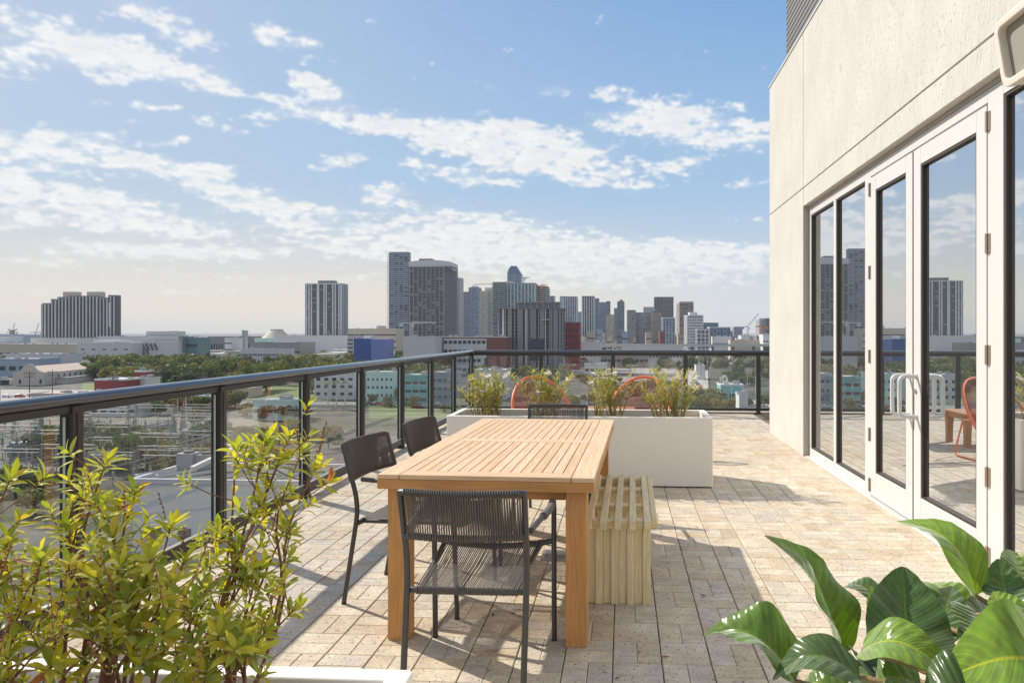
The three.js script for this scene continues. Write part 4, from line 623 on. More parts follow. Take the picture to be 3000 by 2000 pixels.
// the dark hotel on the left, in steps
{
  const z = depthOf(235, 900), x = (px) => across(px, z), y = (py, px = 235) => heightAt(py, px, z) - GY, x0 = x(123), x1 = x(348);
  const t = thing('hotel_tower', 'wide dark stepped hotel slab with white vertical fins on the far left', 'building', [(x0 + x1) / 2, GY, z]), c = (x0 + x1) / 2, steps = [[123, 148, 891], [148, 168, 879], [168, 198, 873], [198, 289, 870], [289, 318, 875], [318, 340, 868]];
  steps.forEach(([a, b, py], k) => { const h = y(py); part('wall', bx(x(b) - x(a) - 0.02, h, 9, (x(a) + x(b)) / 2 - c, h / 2, -4.5 + 0.2 * k), T.glassDark, t); part('roof_band', bx(x(b) - x(a) - 0.05, 2.2, 9.6, (x(a) + x(b)) / 2 - c, h + 0.6, -4.5 + 0.2 * k), T.grey, t); });
  for (let k = 0; k <= 21; k++) { const px = 124 + k * 10.1, s = steps.find(([a, b]) => px <= b) || steps[5], h = y(s[2]); part('fin', bx(k % 3 === 1 ? 1.5 : 0.95, h, 1.2, x(px) - c, h / 2, 1.9), T.white, t); }
  part('fin', bx(2.6, y(972, 325) - 2 - y(972, 325) * 0 - 0, 1.3, x(324) - c, y(870) - y(972) / 2 - 6, 1.7), T.white, t);
  const bands = []; for (let k = 1; k < 26; k++) bands.push(bx(x(338) - x0 - 1, 0.5, 0.5, (x(338) + x0) / 2 - c, k * 3.05, 1.2)); stuffPart('spandrels', bands.filter((_, k) => k < 22), T.dark, t);
  for (const [a, b] of [[181, 224], [251, 294]]) part('plant_room', bx(x(b) - x(a), 7, 7, (x(a) + x(b)) / 2 - c, y(870) + 3.5, -4.5), T.beige, t);
}
tower('apartment_tower', 'pale grey slab tower with white vertical strips standing apart left of centre', { a: 894, b: 1000, side: 1018, top: 832, D: 930, mats: [T.glassDark, T.white, T.grey], cap: T.white, piers: 10, pierAt: [0.03, 0.1, 0.17, 0.335, 0.37, 0.52, 0.58, 0.76, 0.83, 0.93, 0.99], pierW: 0.34, proj: 0.6, floors: 33, slabH: 0.16, top_blocks: [[0.3, 0.75, 4]] });
tower('glass_tower', 'tallest slim blue grey tower with thin floor lines and a hoist on its edge', { a: 1140, b: 1196, side: 1202, top: 740, D: 1120, mats: [T.paleBlue, T.grey, T.glassGrey], piers: 3, pierW: 0.05, floors: 50, slabH: 0.34, slabProj: 0.5, cap: T.grey });
{ const z = depthOf(1137, 1118), t = thing('builders_hoist', 'thin construction hoist mast climbing the tallest tower', 'hoist', [across(1136.5, z), GY, z]); const h = heightAt(742, 1137, z) - GY; part('mast', [bx(0.35, h, 0.35, -1.4, h / 2, 0), bx(0.35, h, 0.35, 0.6, h / 2, 0)], T.steel, t); const l = []; for (let k = 0; k < 40; k++) l.push(bx(2.4, 0.5, 0.4, -0.4, h - 2 - k * 4, 0)); stuffPart('mast_rungs', l, T.steel, t); }
{
  const t = tower('apartment_tower', 'broad dark tower with a curved white crown beside the tallest tower', { a: 1199, b: 1300, side: 1337, top: 781, D: 905, mats: [T.glassDark, T.concrete, T.grey], piers: 8, pierW: 0.17, proj: 0.7, floors: 34, slabH: 0.2, slabProj: 0.45, cap: T.white });
  const m = measure({ a: 1199, b: 1300, side: 1337, top: 781, D: 905 }), pts = []; const sh = new THREE.Shape(); sh.moveTo(-m.w / 2 - 1, 0); for (let k = 0; k <= 16; k++) { const u = k / 16; pts.push([lerp(-m.w / 2 - 1, m.w / 2 + 9, u), 3.2 + 4.6 * Math.sin(Math.PI * (0.16 + 0.70 * u))]); } pts.forEach((p) => sh.lineTo(...p)); sh.lineTo(m.w / 2 + 9, 0);
  part('crown', new THREE.ExtrudeGeometry(sh, { depth: m.d * 0.6, bevelEnabled: false }).translate(0, m.h + 1, -m.d * 0.6 + 1), T.white, t); part('plant_room', bx(m.w * 0.38, 4, 14, -m.w * 0.12, m.h + 10, -m.d * 0.3), T.dark, t);
}
const far = [
  ['tall grey slab stepping down behind the crowned tower', { a: 1322, b: 1336, side: 1341, top: 786, D: 1000, mats: [T.concrete, T.concrete, T.grey], floors: 40 }],
  ['slim pale tower right of the crowned tower', { a: 1336, b: 1350, side: 1357, top: 815, D: 1250, mats: [T.paleBlue, T.white, T.glassGrey], piers: 3, pierW: 0.25, floors: 42 }],
  ['narrow grey glass tower in the gap behind the brick flats', { a: 1357, b: 1373, top: 856, D: 1500, mats: [T.glassGrey, T.grey, T.paleBlue], floors: 40 }],
  ['pale blue glass tower with a shouldered top', { a: 1373, b: 1402, top: 843, D: 1500, mats: [T.glassBlue, T.paleBlue, T.paleBlue], piers: 4, pierW: 0.15, floors: 40, top_blocks: [[0.2, 0.8, 3]] }],
  ['cream balcony tower, the lower of a pair', { a: 1406, b: 1424, top: 854, D: 1180, mats: [T.beige, T.beige, T.white], piers: 2, pierW: 0.3, floors: 38, slabProj: 1 }],
  ['cream balcony tower, the taller of a pair', { a: 1421, b: 1446, top: 844, D: 1200, mats: [T.beige, T.white, T.beige], piers: 3, pierW: 0.3, floors: 38, slabProj: 0.8 }],
  ['green glass tower with jutting balconies under construction', { a: 1444, b: 1477, top: 828, D: 1000, mats: [T.glassTeal, T.concrete, T.white], piers: 2, pierW: 0.1, floors: 36, slabProj: 2.2, slabH: 0.16, cap: T.concrete }],
  ['long teal and white tower topped out under cranes', { a: 1476, b: 1568, top: 831, D: 1010, mats: [T.glassTeal, T.white, T.paleBlue], piers: 9, pierW: 0.32, floors: 36, slabH: 0.14, cap: T.concrete, top_blocks: [[0.0, 0.25, 3, T.white]] }],
  ['stepped balcony tower with an orange top under construction', { a: 1569, b: 1603, top: 840, D: 1020, mats: [T.glassGrey, T.concrete, T.white], piers: 2, pierW: 0.2, floors: 34, slabProj: 1.8, cap: T.orange }],
  ['dark rounded top tower peeping over the concrete frame', { a: 1600, b: 1624, top: 868, D: 1600, mats: [T.glassBlue, T.grey, T.glassGrey], floors: 40 }],
  ['striped white and blue tower behind the red block', { a: 1650, b: 1690, top: 870, D: 1350, mats: [T.glassBlue, T.white, T.glassGrey], piers: 6, pierW: 0.34, floors: 36, cap: T.dark, slabH: 0.1 }],
  ['pale shouldering tower left of the striped white one', { a: 1640, b: 1652, top: 869, D: 1500, mats: [T.paleBlue, T.paleBlue, T.white], floors: 30 }],
  ['small pale block between two striped towers', { a: 1690, b: 1702, top: 914, D: 1700, mats: [T.paleBlue, T.white, T.white], floors: 24 }],
  ['striped dark banded tower, second of the pair', { a: 1705, b: 1741, top: 869, D: 1250, mats: [T.glassDark, T.white, T.grey], piers: 5, pierW: 0.34, floors: 38, cap: T.dark, slabH: 0.1 }],
  ['blue glass slab close behind the striped pair', { a: 1741, b: 1755, top: 875, D: 1600, mats: [T.glassBlue, T.paleBlue, T.paleBlue], floors: 44, slabH: 0.16 }],
  ['broad hazy blue tower right of the striped pair', { a: 1755, b: 1776, top: 886, D: 1900, mats: [T.glassBlue, T.paleBlue, T.paleBlue], piers: 3, pierW: 0.1, floors: 44 }],
  ['dark blue fin of the broad hazy tower', { a: 1776, b: 1788, top: 883, D: 1850, mats: [T.glassGrey, T.glassBlue, T.grey], floors: 44 }],
  ['low beige tower before the hazy blue ones', { a: 1775, b: 1798, top: 923, D: 1400, mats: [T.beige, T.tan, T.white], piers: 3, pierW: 0.25, floors: 24 }],
  ['little blue tower left of the slim dark one', { a: 1799, b: 1809, top: 903, D: 2000, mats: [T.glassBlue, T.paleBlue, T.paleBlue], floors: 30 }],
  ['slim dark green tower standing alone above the low blocks', { a: 1809, b: 1829, top: 884, D: 1650, mats: [T.glassTeal, T.grey, T.glassGrey], piers: 2, pierW: 0.12, floors: 44, top_blocks: [[0.3, 0.8, 4]] }],
  ['left wing of the big grey apartment cluster', { a: 1838, b: 1862, top: 910, D: 1050, mats: [T.grey, T.concrete, T.beige], piers: 4, pierW: 0.3, floors: 28 }],
  ['middle of the big grey apartment cluster', { a: 1862, b: 1908, top: 917, D: 1060, mats: [T.grey, T.concrete, T.white], piers: 6, pierW: 0.22, floors: 27 }],
  ['right wing of the big grey apartment cluster', { a: 1908, b: 1937, top: 914, D: 1050, mats: [T.grey, T.tan, T.beige], piers: 4, pierW: 0.28, floors: 27, cap: T.glassBlue }],
  ['pale ribbed tower rising behind the grey cluster', { a: 1886, b: 1915, top: 900, D: 1700, mats: [T.paleBlue, T.white, T.white], piers: 4, pierW: 0.2, floors: 36 }],
  ['broad dark green office tower above the grey cluster', { a: 1918, b: 1973, top: 871, D: 1450, mats: [T.glassDark, T.concrete, T.glassGrey], piers: 9, pierW: 0.24, floors: 34, slabH: 0.12, cap: T.dark }],
  ['blue glass office block with white edges', { a: 1942, b: 1978, side: 1939, top: 932, D: 1000, mats: [T.glassBlue, T.white, T.paleBlue], piers: 4, pierW: 0.16, floors: 14, slabH: 0.14, cap: T.white }],
  ['tan banded office tower with a sunlit side', { a: 1991, b: 2032, side: 1982, top: 885, D: 1250, mats: [T.tan, T.tan, T.dark], floors: 26, slabH: 0.45, slabProj: -0.02 + 0.3, cap: T.tan }],
  ['white gridded office block', { a: 2014, b: 2060, side: 2005, top: 925, D: 880, mats: [T.glassDark, T.white, T.white], piers: 9, pierW: 0.4, floors: 15, slabH: 0.45, cap: T.white, top_blocks: [[0.2, 0.7, 4, T.white]] }],
  ['dark low office before the white gridded block', { a: 2042, b: 2078, side: 2039, top: 967, D: 800, mats: [T.glassGrey, T.white, T.white], piers: 3, pierW: 0.2, floors: 8 }],
  ['flat teal glass block behind the white gridded one', { a: 2058, b: 2105, top: 947, D: 1150, mats: [T.glassTeal, T.grey, T.glassTeal], floors: 12, cap: T.dark }],
  ['blue glass slab with a white base', { a: 2080, b: 2140, top: 960, D: 950, mats: [T.glassBlue, T.white, T.paleBlue], piers: 6, pierW: 0.06, floors: 12, slabH: 0.16 }],
  ['small hazy blue block alone on the right skyline', { a: 2152, b: 2175, top: 958, D: 1700, mats: [T.paleBlue, T.paleBlue, T.glassGrey], floors: 18, piers: 3, pierW: 0.1 }],
  ['white striped flats at the right end of the skyline', { a: 2225, b: 2243, top: 934, D: 1100, mats: [T.white, T.white, T.grey], piers: 3, pierW: 0.35, floors: 20 }],
  ['dark slab at the right end of the skyline', { a: 2243, b: 2262, top: 934, D: 1090, mats: [T.glassGrey, T.grey, T.grey], floors: 20 }],
];
for (const [label, o] of far) tower('skyline_tower', label, o);
// blue tower with a split pointed top
{
  const z = depthOf(1507, 1700), x0 = across(1486, z), x1 = across(1528, z), h = heightAt(800, 1507, z) - GY, w = x1 - x0, t = thing('skyline_tower', 'blue glass tower with a cut pointed top above the cranes', 'building', [(x0 + x1) / 2, GY, z]), k = heightAt(778, 1507, z) - GY - h;
  const sh = new THREE.Shape(); sh.moveTo(-w / 2, 0); sh.lineTo(-w / 2, h); sh.quadraticCurveTo(-w * 0.42, h + k * 0.7, -w * 0.22, h + k); sh.lineTo(-w * 0.04, h + k * 0.94); sh.lineTo(w * 0.10, h + k); sh.lineTo(w / 2, h - k * 0.2); sh.lineTo(w / 2, 0);
  part('wall', new THREE.ExtrudeGeometry(sh, { depth: 26, bevelEnabled: false }).translate(0, 0, -26), T.glassBlue, t); part('centre_seam', bx(1.2, h, 1, 0, h / 2, 0.2), T.paleBlue, t);
  const l = []; for (let q = 0; q < 52; q++) l.push(bx(w * 0.98, 0.7, 0.6, 0, 4 + q * (h - 4) / 52, 0.2)); stuffPart('floor_slabs', l, T.paleBlue, t);
}
// concrete frame under construction, the nearest tower
{
  const o = { a: 1460, b: 1648, top: 905, D: 560, depth: 34 }, m = measure(o), t = thing('concrete_frame_tower', 'dark bare concrete apartment tower under construction in the centre of the skyline', 'building', [m.x, GY, m.z]), r = rng(70), h = m.h, w = m.w;
  const frameGrey = std({ color: rgb(0.27, 0.25, 0.235), roughness: 0.9 }); part('wall', bx(w - 1.6, h, m.d - 2, 0, h / 2, -m.d / 2 - 0.6), T.dark, t);
  const xs = [0.0, 0.075, 0.11, 0.16, 0.195, 0.255, 0.31, 0.335, 0.375, 0.43, 0.455, 0.50, 0.545, 0.575, 0.63, 0.66, 0.70, 0.735, 0.80, 0.83, 0.865, 0.92, 0.96, 1.0];
  xs.forEach((u, k) => part('column', bx(k % 3 === 1 ? 1.5 : k % 3 ? 0.8 : 1.1, h, 0.9, (u - 0.5) * w, h / 2, 0.1), k % 8 === 1 ? T.white : frameGrey, t));
  for (const [u0, u1] of [[0.16, 0.19], [0.335, 0.375], [0.51, 0.57], [0.66, 0.69], [0.87, 0.91]]) part('blank_bay', bx((u1 - u0) * w, h, 0.5, ((u0 + u1) / 2 - 0.5) * w, h / 2, 0.0), T.concrete, t);
  const l = []; for (let k = 1; k < 18; k++) l.push(bx(w, 0.35, m.d, 0, k * h / 18, -m.d / 2 + 0.1)); stuffPart('floor_slabs', l, T.concrete, t);
  for (let k = 0; k < 2; k++) part('debris_net', bx(w * (k ? 0.1 : 0.125), h * 0.34, 0.3, (k ? 0.55 : 0.66) * w - w / 2, h * 0.36, 0.75), T.glassDark, t);
  part('parapet_slab', bx(w + 1.6, 0.6, m.d + 1.6, 0, h + 0.2, -m.d / 2), T.grey, t);
  const u0 = across(1507, m.z) - m.x, u1 = across(1632, m.z) - m.x, hh = heightAt(883, 1560, m.z) - GY - h; part('setback_storey', bx(u1 - u0, hh - 1.2, m.d * 0.6, (u0 + u1) / 2, h + hh / 2 - 0.2, -m.d / 2), T.grey, t); part('roof_slab', bx(u1 - u0 + 2, 0.8, m.d * 0.66, (u0 + u1) / 2, h + hh - 0.4, -m.d / 2), T.concrete, t);
  for (let k = 0; k < 7; k++) part('roof_column', bx(0.9, hh - 1, 0.9, lerp(u0, u1, (k + 0.5) / 7), h + hh / 2, -m.d * 0.19), T.concrete, t);
  part('swing_stage', bx(6, 0.7, 1.2, 0.235 * w, h - 8.5, 1.6), T.white, t);
}
// generic lower block with real windows
function block(name, label, o) {
  const m = measure(o), base = o.base ? GY : GY, t = thing(name, label, 'building', [m.x, base, m.z], 0), wall = o.wall, w = m.w, h = m.h, d = m.d;
  part('wall', bx(w, h, d, 0, h / 2, -d / 2), wall, t); part('roof', bx(w - 0.5, 0.3, d - 0.5, 0, h + 0.16, -d / 2), o.roof || T.roofPale, t);
  part('parapet', [bx(w + 0.2, 0.8, 0.3, 0, h + 0.3, 0), bx(0.3, 0.8, d, -w / 2, h + 0.3, -d / 2 - 0.16), bx(0.3, 0.8, d, w / 2, h + 0.3, -d / 2 - 0.16)], o.trim || wall, t);
  if (o.win) { const [nx, ny, ww, wh] = o.win; for (let i = 0; i < nx; i++) for (let j = 0; j < ny; j++) { const f = part('window', bx(ww, wh, 0.14, (i + 0.5) / nx * w - w / 2, h * (o.winBase || 0.08) + (j + 0.5) / ny * h * (1 - (o.winBase || 0.08) * 2), 0.03), T.pane, t); } if (o.sideWin) { const ns = Math.max(1, Math.round(d / w * nx)); for (let i = 0; i < ns; i++) for (let j = 0; j < ny; j++) part('window', bx(0.14, wh, ww, m.x > 0 ? -w / 2 - 0.03 : w / 2 + 0.03, h * 0.08 + (j + 0.5) / ny * h * 0.84, -(i + 0.5) / ns * d), T.pane, t); } }
  { const q = rng(Math.round(Math.abs(m.x) * 5 + w * 31)); for (let k = 0; k < Math.min(6, 2 + w / 9); k++) { const s = 0.8 + 1.6 * q(), hh = 0.7 + 1.1 * q(); part('roof_unit', bx(s * 1.3, hh, s, (q() - 0.5) * w * 0.85, h + hh / 2 + 0.3, -d * (0.12 + 0.7 * q())), q() < 0.5 ? T.steel : T.roofGrey, t); } }
  for (const [u0, u1, hh, mat] of o.blocks || []) part('roof_unit', bx((u1 - u0) * w, hh, d * 0.4, (u0 + u1 - 1) / 2 * w, h + hh / 2 + 0.3, -d * 0.45), mat || T.roofGrey, t);
  return t;
}
block('podium_building', 'pale podium under the dark hotel', { a: 88, b: 290, top: 991, D: 880, depth: 60, wall: T.roofPale });
block('podium_building', 'taller white podium wing at the right of the hotel', { a: 286, b: 352, top: 986, D: 870, depth: 50, wall: T.white });
block('warehouse', 'long flat tan warehouse at the far left', { a: -60, b: 224, top: 1009, D: 760, depth: 50, wall: T.beige, roof: T.roofGrey, win: [12, 1, 6, 1.6], winBase: 0.02 });
block('exhibition_hall', 'big blank white hall right of the tan warehouse', { a: 225, b: 384, top: 1006, D: 720, depth: 60, wall: T.white, win: [5, 2, 4, 1.2], blocks: [[0.1, 0.5, 3, T.white]] });
{
  const t = block('exhibition_hall', 'white hall with a dark diagonal stair pattern', { a: 384, b: 520, top: 1002, D: 735, depth: 40, wall: T.white }), m = measure({ a: 384, b: 520, top: 1002, D: 735, depth: 40 });
  for (let k = 0; k < 9; k++) part('dark_panel', bx(2.6, m.h * 0.34, 0.3, 0, 0, 0).applyMatrix4(new THREE.Matrix4().makeShear(0, 0, 0.0, 0, 0, 0)).rotateZ(0.45).translate(-m.w * 0.42 + k % 6 * 4.6 + (k > 5 ? 5 : 0), m.h * (k > 5 ? 0.5 : 0.78), 0.3), T.dark, t);
}
block('flats', 'long white flats on the hazy horizon', { a: 427, b: 517, top: 971, D: 1500, depth: 30, wall: T.white, win: [14, 3, 2.2, 2.2] });
block('office_block', 'narrow dark block beside the teal glass office', { a: 522, b: 534, top: 987, D: 740, depth: 20, wall: T.grey });
block('office_block', 'teal glass office among the low roofs', { a: 536, b: 576, top: 991, D: 745, depth: 24, wall: T.glassTeal, win: [6, 2, 3, 3] });
block('terminal_hall', 'low hall with a row of pale columns', { a: 607, b: 732, top: 987, D: 950, depth: 30, wall: T.grey, win: [16, 1, 2, 8] });
block('stair_tower', 'slim dark tower above the low halls', { a: 708, b: 716, top: 970, D: 900, depth: 8, wall: T.steel });
block('podium_building', 'grey stepped base of the arena', { a: 733, b: 877, top: 1004, D: 780, depth: 40, wall: T.concrete, win: [9, 1, 8, 1.4] });
block('flats', 'low white flats with dark windows behind the park', { a: 705, b: 832, top: 1024, D: 640, depth: 20, wall: T.white, win: [16, 2, 1.6, 1.8] });
{ const z = depthOf(780, 900), x0 = across(744, z), x1 = across(820, z), w = x1 - x0, hb = heightAt(990, 780, z) - GY, hp = heightAt(966, 780, z) - GY, t = thing('arena', 'arena with a shallow pale faceted roof', 'building', [(x0 + x1) / 2, GY, z]); part('wall', bx(w, hb, 50, 0, hb / 2, -25), T.mint, t); const g = new THREE.CylinderGeometry(w * 0.20, w * 0.5, hp - hb, 8, 1).rotateY(Math.PI / 8).scale(1.08, 1, 1).translate(0, (hp + hb) / 2, -25); part('roof', g, T.beige, t); part('roof_ring', bx(w * 0.36, 1, 12, 0, hp + 0.4, -25), T.steel, t); }
block('podium_building', 'broad white podium of the slab tower', { a: 806, b: 1017, top: 984, D: 860, depth: 50, wall: T.white, roof: T.roofPale });
{ const t = block('parking_garage', 'white parking garage with open decks beside the blue building', { a: 1017, b: 1034, top: 986, D: 640, depth: 30, wall: T.white }), m = measure({ a: 1017, b: 1034, top: 986, D: 640 }); for (let k = 0; k < 4; k++) part('deck_opening', bx(m.w * 0.94, 1.6, 0.3, 0, m.h - 3 - k * 3.6, 0.1), T.dark, t); }
block('blue_building', 'blue building, its darker face on the left', { a: 1036, b: 1086, side: 1128, top: 994, D: 560, wall: T.blue, roof: T.roofPale, trim: T.blue, blocks: [[0.35, 0.8, 3, T.white]] });
{ const z = depthOf(1107, 545), x0 = across(1086, z), x1 = across(1128, z), h = heightAt(993, 1107, z) - GY, t = thing('blue_building', 'lilac blue wing joined to the blue building', 'building', [(x0 + x1) / 2, GY, z]); part('wall', bx(x1 - x0, h, 20, 0, h / 2, -10.2), T.lilac, t); part('roof', bx(x1 - x0 - 0.4, 0.3, 19, 0, h + 0.15, -10.2), T.roofPale, t); }
block('office_block', 'beige concrete offices behind the blue building', { a: 1019, b: 1160, top: 964, D: 820, depth: 30, wall: T.beige, win: [12, 4, 5, 1.5], blocks: [[0.55, 0.68, 4, T.beige]] });
block('billboard_wall_building', 'blank white party wall left of the brick flats', { a: 1181, b: 1273, top: 987, D: 520, depth: 24, wall: T.white, roof: T.roofGrey });
{
  const t = block('brick_flats', 'dark red brick flats with a white framed window grid', { a: 1273, b: 1482, top: 988, D: 540, depth: 24, wall: T.brick, roof: T.roofPale, trim: T.roofPale }), m = measure({ a: 1273, b: 1482, top: 988, D: 540 }), w = m.w, h = m.h;
  part('white_bay', bx(w * 0.60, h * 0.52, 1.2, -w * 0.07, h * 0.70, 0.4), T.white, t); part('white_bay', bx(w * 0.44, h * 0.5, 1.0, -w * 0.02, h * 0.24, 0.4), T.white, t);
  for (let i = 0; i < 9; i++) for (let j = 0; j < 4; j++) { if (j < 2 && (i < 1 || i > 7)) continue; part('window', bx(w * 0.048, h * 0.085, 0.3, -w * 0.34 + i * w * 0.0665, h * (0.12 + j * 0.25), 1.0), T.pane, t); }
}
block('brick_flats', 'dark red clad block with glass at the right of the concrete frame', { a: 1652, b: 1698, top: 946, D: 600, depth: 22, wall: T.red, roof: T.dark, trim: T.dark, win: [4, 6, 2.2, 1.6] });
block('warehouse', 'low white sheds at the foot of the red block', { a: 1690, b: 1760, top: 1004, D: 640, depth: 30, wall: T.white, win: [6, 1, 2, 2] });
block('warehouse', 'long white low building along the viaduct', { a: 1822, b: 2000, top: 1012, D: 640, depth: 16, wall: T.roofPale, win: [18, 1, 2, 1.4] });
block('office_block', 'white low offices under the blue slab', { a: 2090, b: 2144, top: 987, D: 800, depth: 20, wall: T.white, win: [12, 2, 2, 1.6] });
block('office_block', 'small white block near the right end of the skyline', { a: 2172, b: 2196, top: 984, D: 760, depth: 20, wall: T.white, win: [4, 3, 2, 1.4] });
block('office_block', 'white block at the foot of the dark right hand slab', { a: 2236, b: 2275, top: 981, D: 700, depth: 20, wall: T.white, win: [5, 3, 2, 1.4] });
block('terrace_houses', 'row of red roofed houses on the right', { a: 2140, b: 2240, top: 998, D: 720, depth: 14, wall: T.beige, roof: T.tile, trim: T.tile, win: [14, 1, 2, 2] });
// elevated road
{ const t = thing('viaduct', 'pale elevated road crossing behind the trees on the right', 'bridge', [0, GY, 0]), z = depthOf(2000, 700), x0 = across(1760, z), x1 = across(2300, z), y = heightAt(1012, 2000, z) - GY; part('deck', bx(x1 - x0, 1.8, 14, (x0 + x1) / 2, y, z), T.roofPale, t); part('parapet', bx(x1 - x0, 1.0, 0.4, (x0 + x1) / 2, y + 1.3, z + 6.8), T.white, t); for (let k = 0; k < 9; k++) part('pier', bx(2.2, y, 4, lerp(x0, x1, (k + 0.5) / 9), y / 2 - 0.9, z), T.concrete, t); }
// cranes
function crane(label, px, py, D, jibPx, jibPy, col, counter = 12) {
  const z = depthOf(px, D), x = across(px, z), h = heightAt(py, px, z) - GY, t = thing('tower_crane', label, 'crane', [x, GY, z], 0, 'tower cranes over the skyline'), jx = across(jibPx, z) - x, jy = heightAt(jibPy, jibPx, z) - GY - h;
  const mast = [], jib = []; for (const [a, b] of [[-0.8, -0.8], [0.8, -0.8], [0.8, 0.8], [-0.8, 0.8]]) mast.push(bx(0.3, h, 0.3, a, h / 2, b)); for (let k = 0; k < h / 3; k++) mast.push(rod([-0.8, k * 3, 0.8], [0.8, k * 3 + 3, 0.8], 0.12, 4));
  const A = V(0, h, 0), B = V(jx, h + jy, 0), n = V(-(B.y - A.y), B.x - A.x, 0).normalize().multiplyScalar(Math.sign(jx) * 1.6); jib.push(rod(A, B, 0.28, 5), rod(A.clone().add(n), B.clone().addScaledVector(n, 0.3), 0.22, 5)); for (let k = 0; k < 14; k++) { const f = k / 14, g2 = (k + 0.5) / 14; jib.push(rod(A.clone().lerp(B, f), A.clone().lerp(B, g2).addScaledVector(n, 1 - 0.7 * g2), 0.12, 4), rod(A.clone().lerp(B, g2).addScaledVector(n, 1 - 0.7 * g2), A.clone().lerp(B, f + 1 / 14), 0.12, 4)); }
  part('mast', mast, col, t); part('jib', jib, col, t); part('counter_jib', [bx(counter, 0.8, 1, -Math.sign(jx) * counter / 2, h + 0.4, 0), bx(3, 3, 1.6, -Math.sign(jx) * counter, h - 1, 0)], col, t); part('cab', bx(2, 2.4, 1.8, Math.sign(jx) * 1.6, h - 1.6, 1.2), T.white, t);
}
crane('white tower crane standing before the crowned tower', 1205, 948, 600, 1278, 945, T.white, 9); crane('faint crane with a long level jib left of the topped out tower', 1452, 832, 1150, 1385, 834, T.steel, 8); crane('small crane on top of the teal and white tower', 1535, 815, 1012, 1552, 813, T.steel, 6); crane('luffing crane leaning up on the right skyline', 2191, 958, 900, 2224, 918, T.steel, 6); crane('crane with a red level jib by the right end towers', 2229, 957, 880, 2212, 957, T.orange, 8); crane('orange crane head over the stepped balcony tower', 1583, 838, 1018, 1601, 834, T.orange, 5);
// port: a ship and two ship-to-shore cranes on the hazy left
{ const z = depthOf(30, 1900), s = (px) => across(px, z), t = thing('cruise_ship', 'white cruise ship with a winged funnel at the far left', 'ship', [s(20), GY, z]), c = s(20), y = (py) => heightAt(py, 30, z) - GY; part('hull', bx(s(70) - s(-60), y(1003), 30, (s(70) + s(-60)) / 2 - c, y(1003) / 2, -15), T.white, t); part('decks', bx(s(62) - s(-60), y(985) - y(1003), 26, (s(62) + s(-60)) / 2 - c, (y(985) + y(1003)) / 2, -15), T.white, t); part('upper_deck', bx(s(46) - s(-40), 6, 20, (s(46) + s(-40)) / 2 - c, y(985) + 3, -15), T.paleBlue, t); part('funnel', [bx(9, y(966) - y(985), 8, 0, (y(966) + y(985)) / 2, -15), rod([0, y(970), -15], [-12, y(964), -15], 1.6, 6), rod([0, y(970), -15], [14, y(964), -15], 1.6, 6)], T.grey, t); }
for (const [px, label] of [[40, 'raised port crane near the cruise ship'], [110, 'raised port crane close to the dark hotel']]) { const z = depthOf(px, 2000), x = across(px, z), y = (py) => heightAt(py, px, z) - GY, t = thing('port_crane', label, 'crane', [x, GY, z], 0, 'port cranes on the far left'); part('portal', [bx(2, y(972), 2, -8, y(972) / 2, 0), bx(2, y(972), 2, 8, y(972) / 2, 0), bx(34, 2, 3, -6, y(973), 0)], T.steel, t); part('boom', [rod([-6, y(972), 0], [2, y(947), 0], 1.0, 5)], T.steel, t); }

// small blocks crowded at the foot of the towers
{
  const r = rng(2024), walls = [T.white, T.beige, T.concrete, T.paleBlue, T.tan, T.white, T.grey, T.brick], words = ['white', 'cream', 'concrete grey', 'pale blue', 'tan', 'white', 'dark grey', 'brick red'], zones = [[1655, 1730, 'left of the slim towers'], [1730, 1840, 'below the slim blue towers'], [1840, 1940, 'below the big grey apartment cluster'], [1940, 2060, 'below the tan office tower'], [2060, 2160, 'below the blue glass slab'], [2160, 2262, 'at the right end of the skyline'], [1030, 1140, 'behind the blue building'], [540, 700, 'behind the park']];
  for (const [a, b, where] of zones) for (let k = 0; k < 7; k++) { const px = lerp(a, b, (k + 0.7 * r()) / 7), w = 8 + 16 * r(), D = 760 + 500 * r(), top = 966 + 34 * r() - (px < 720 ? -22 : 0), q = Math.floor(r() * 8); block('city_block', `small ${words[q]} city block ${where}`, { a: px - w / 2, b: px + w / 2, top, D, depth: 16 + 10 * r(), wall: walls[q], roof: r() < 0.5 ? T.roofGrey : T.roofPale, win: [Math.max(2, Math.round(w / 4)), 3, 1.6, 1.4] }).userData.group = `small ${words[q]} city blocks ${where}`; }
}

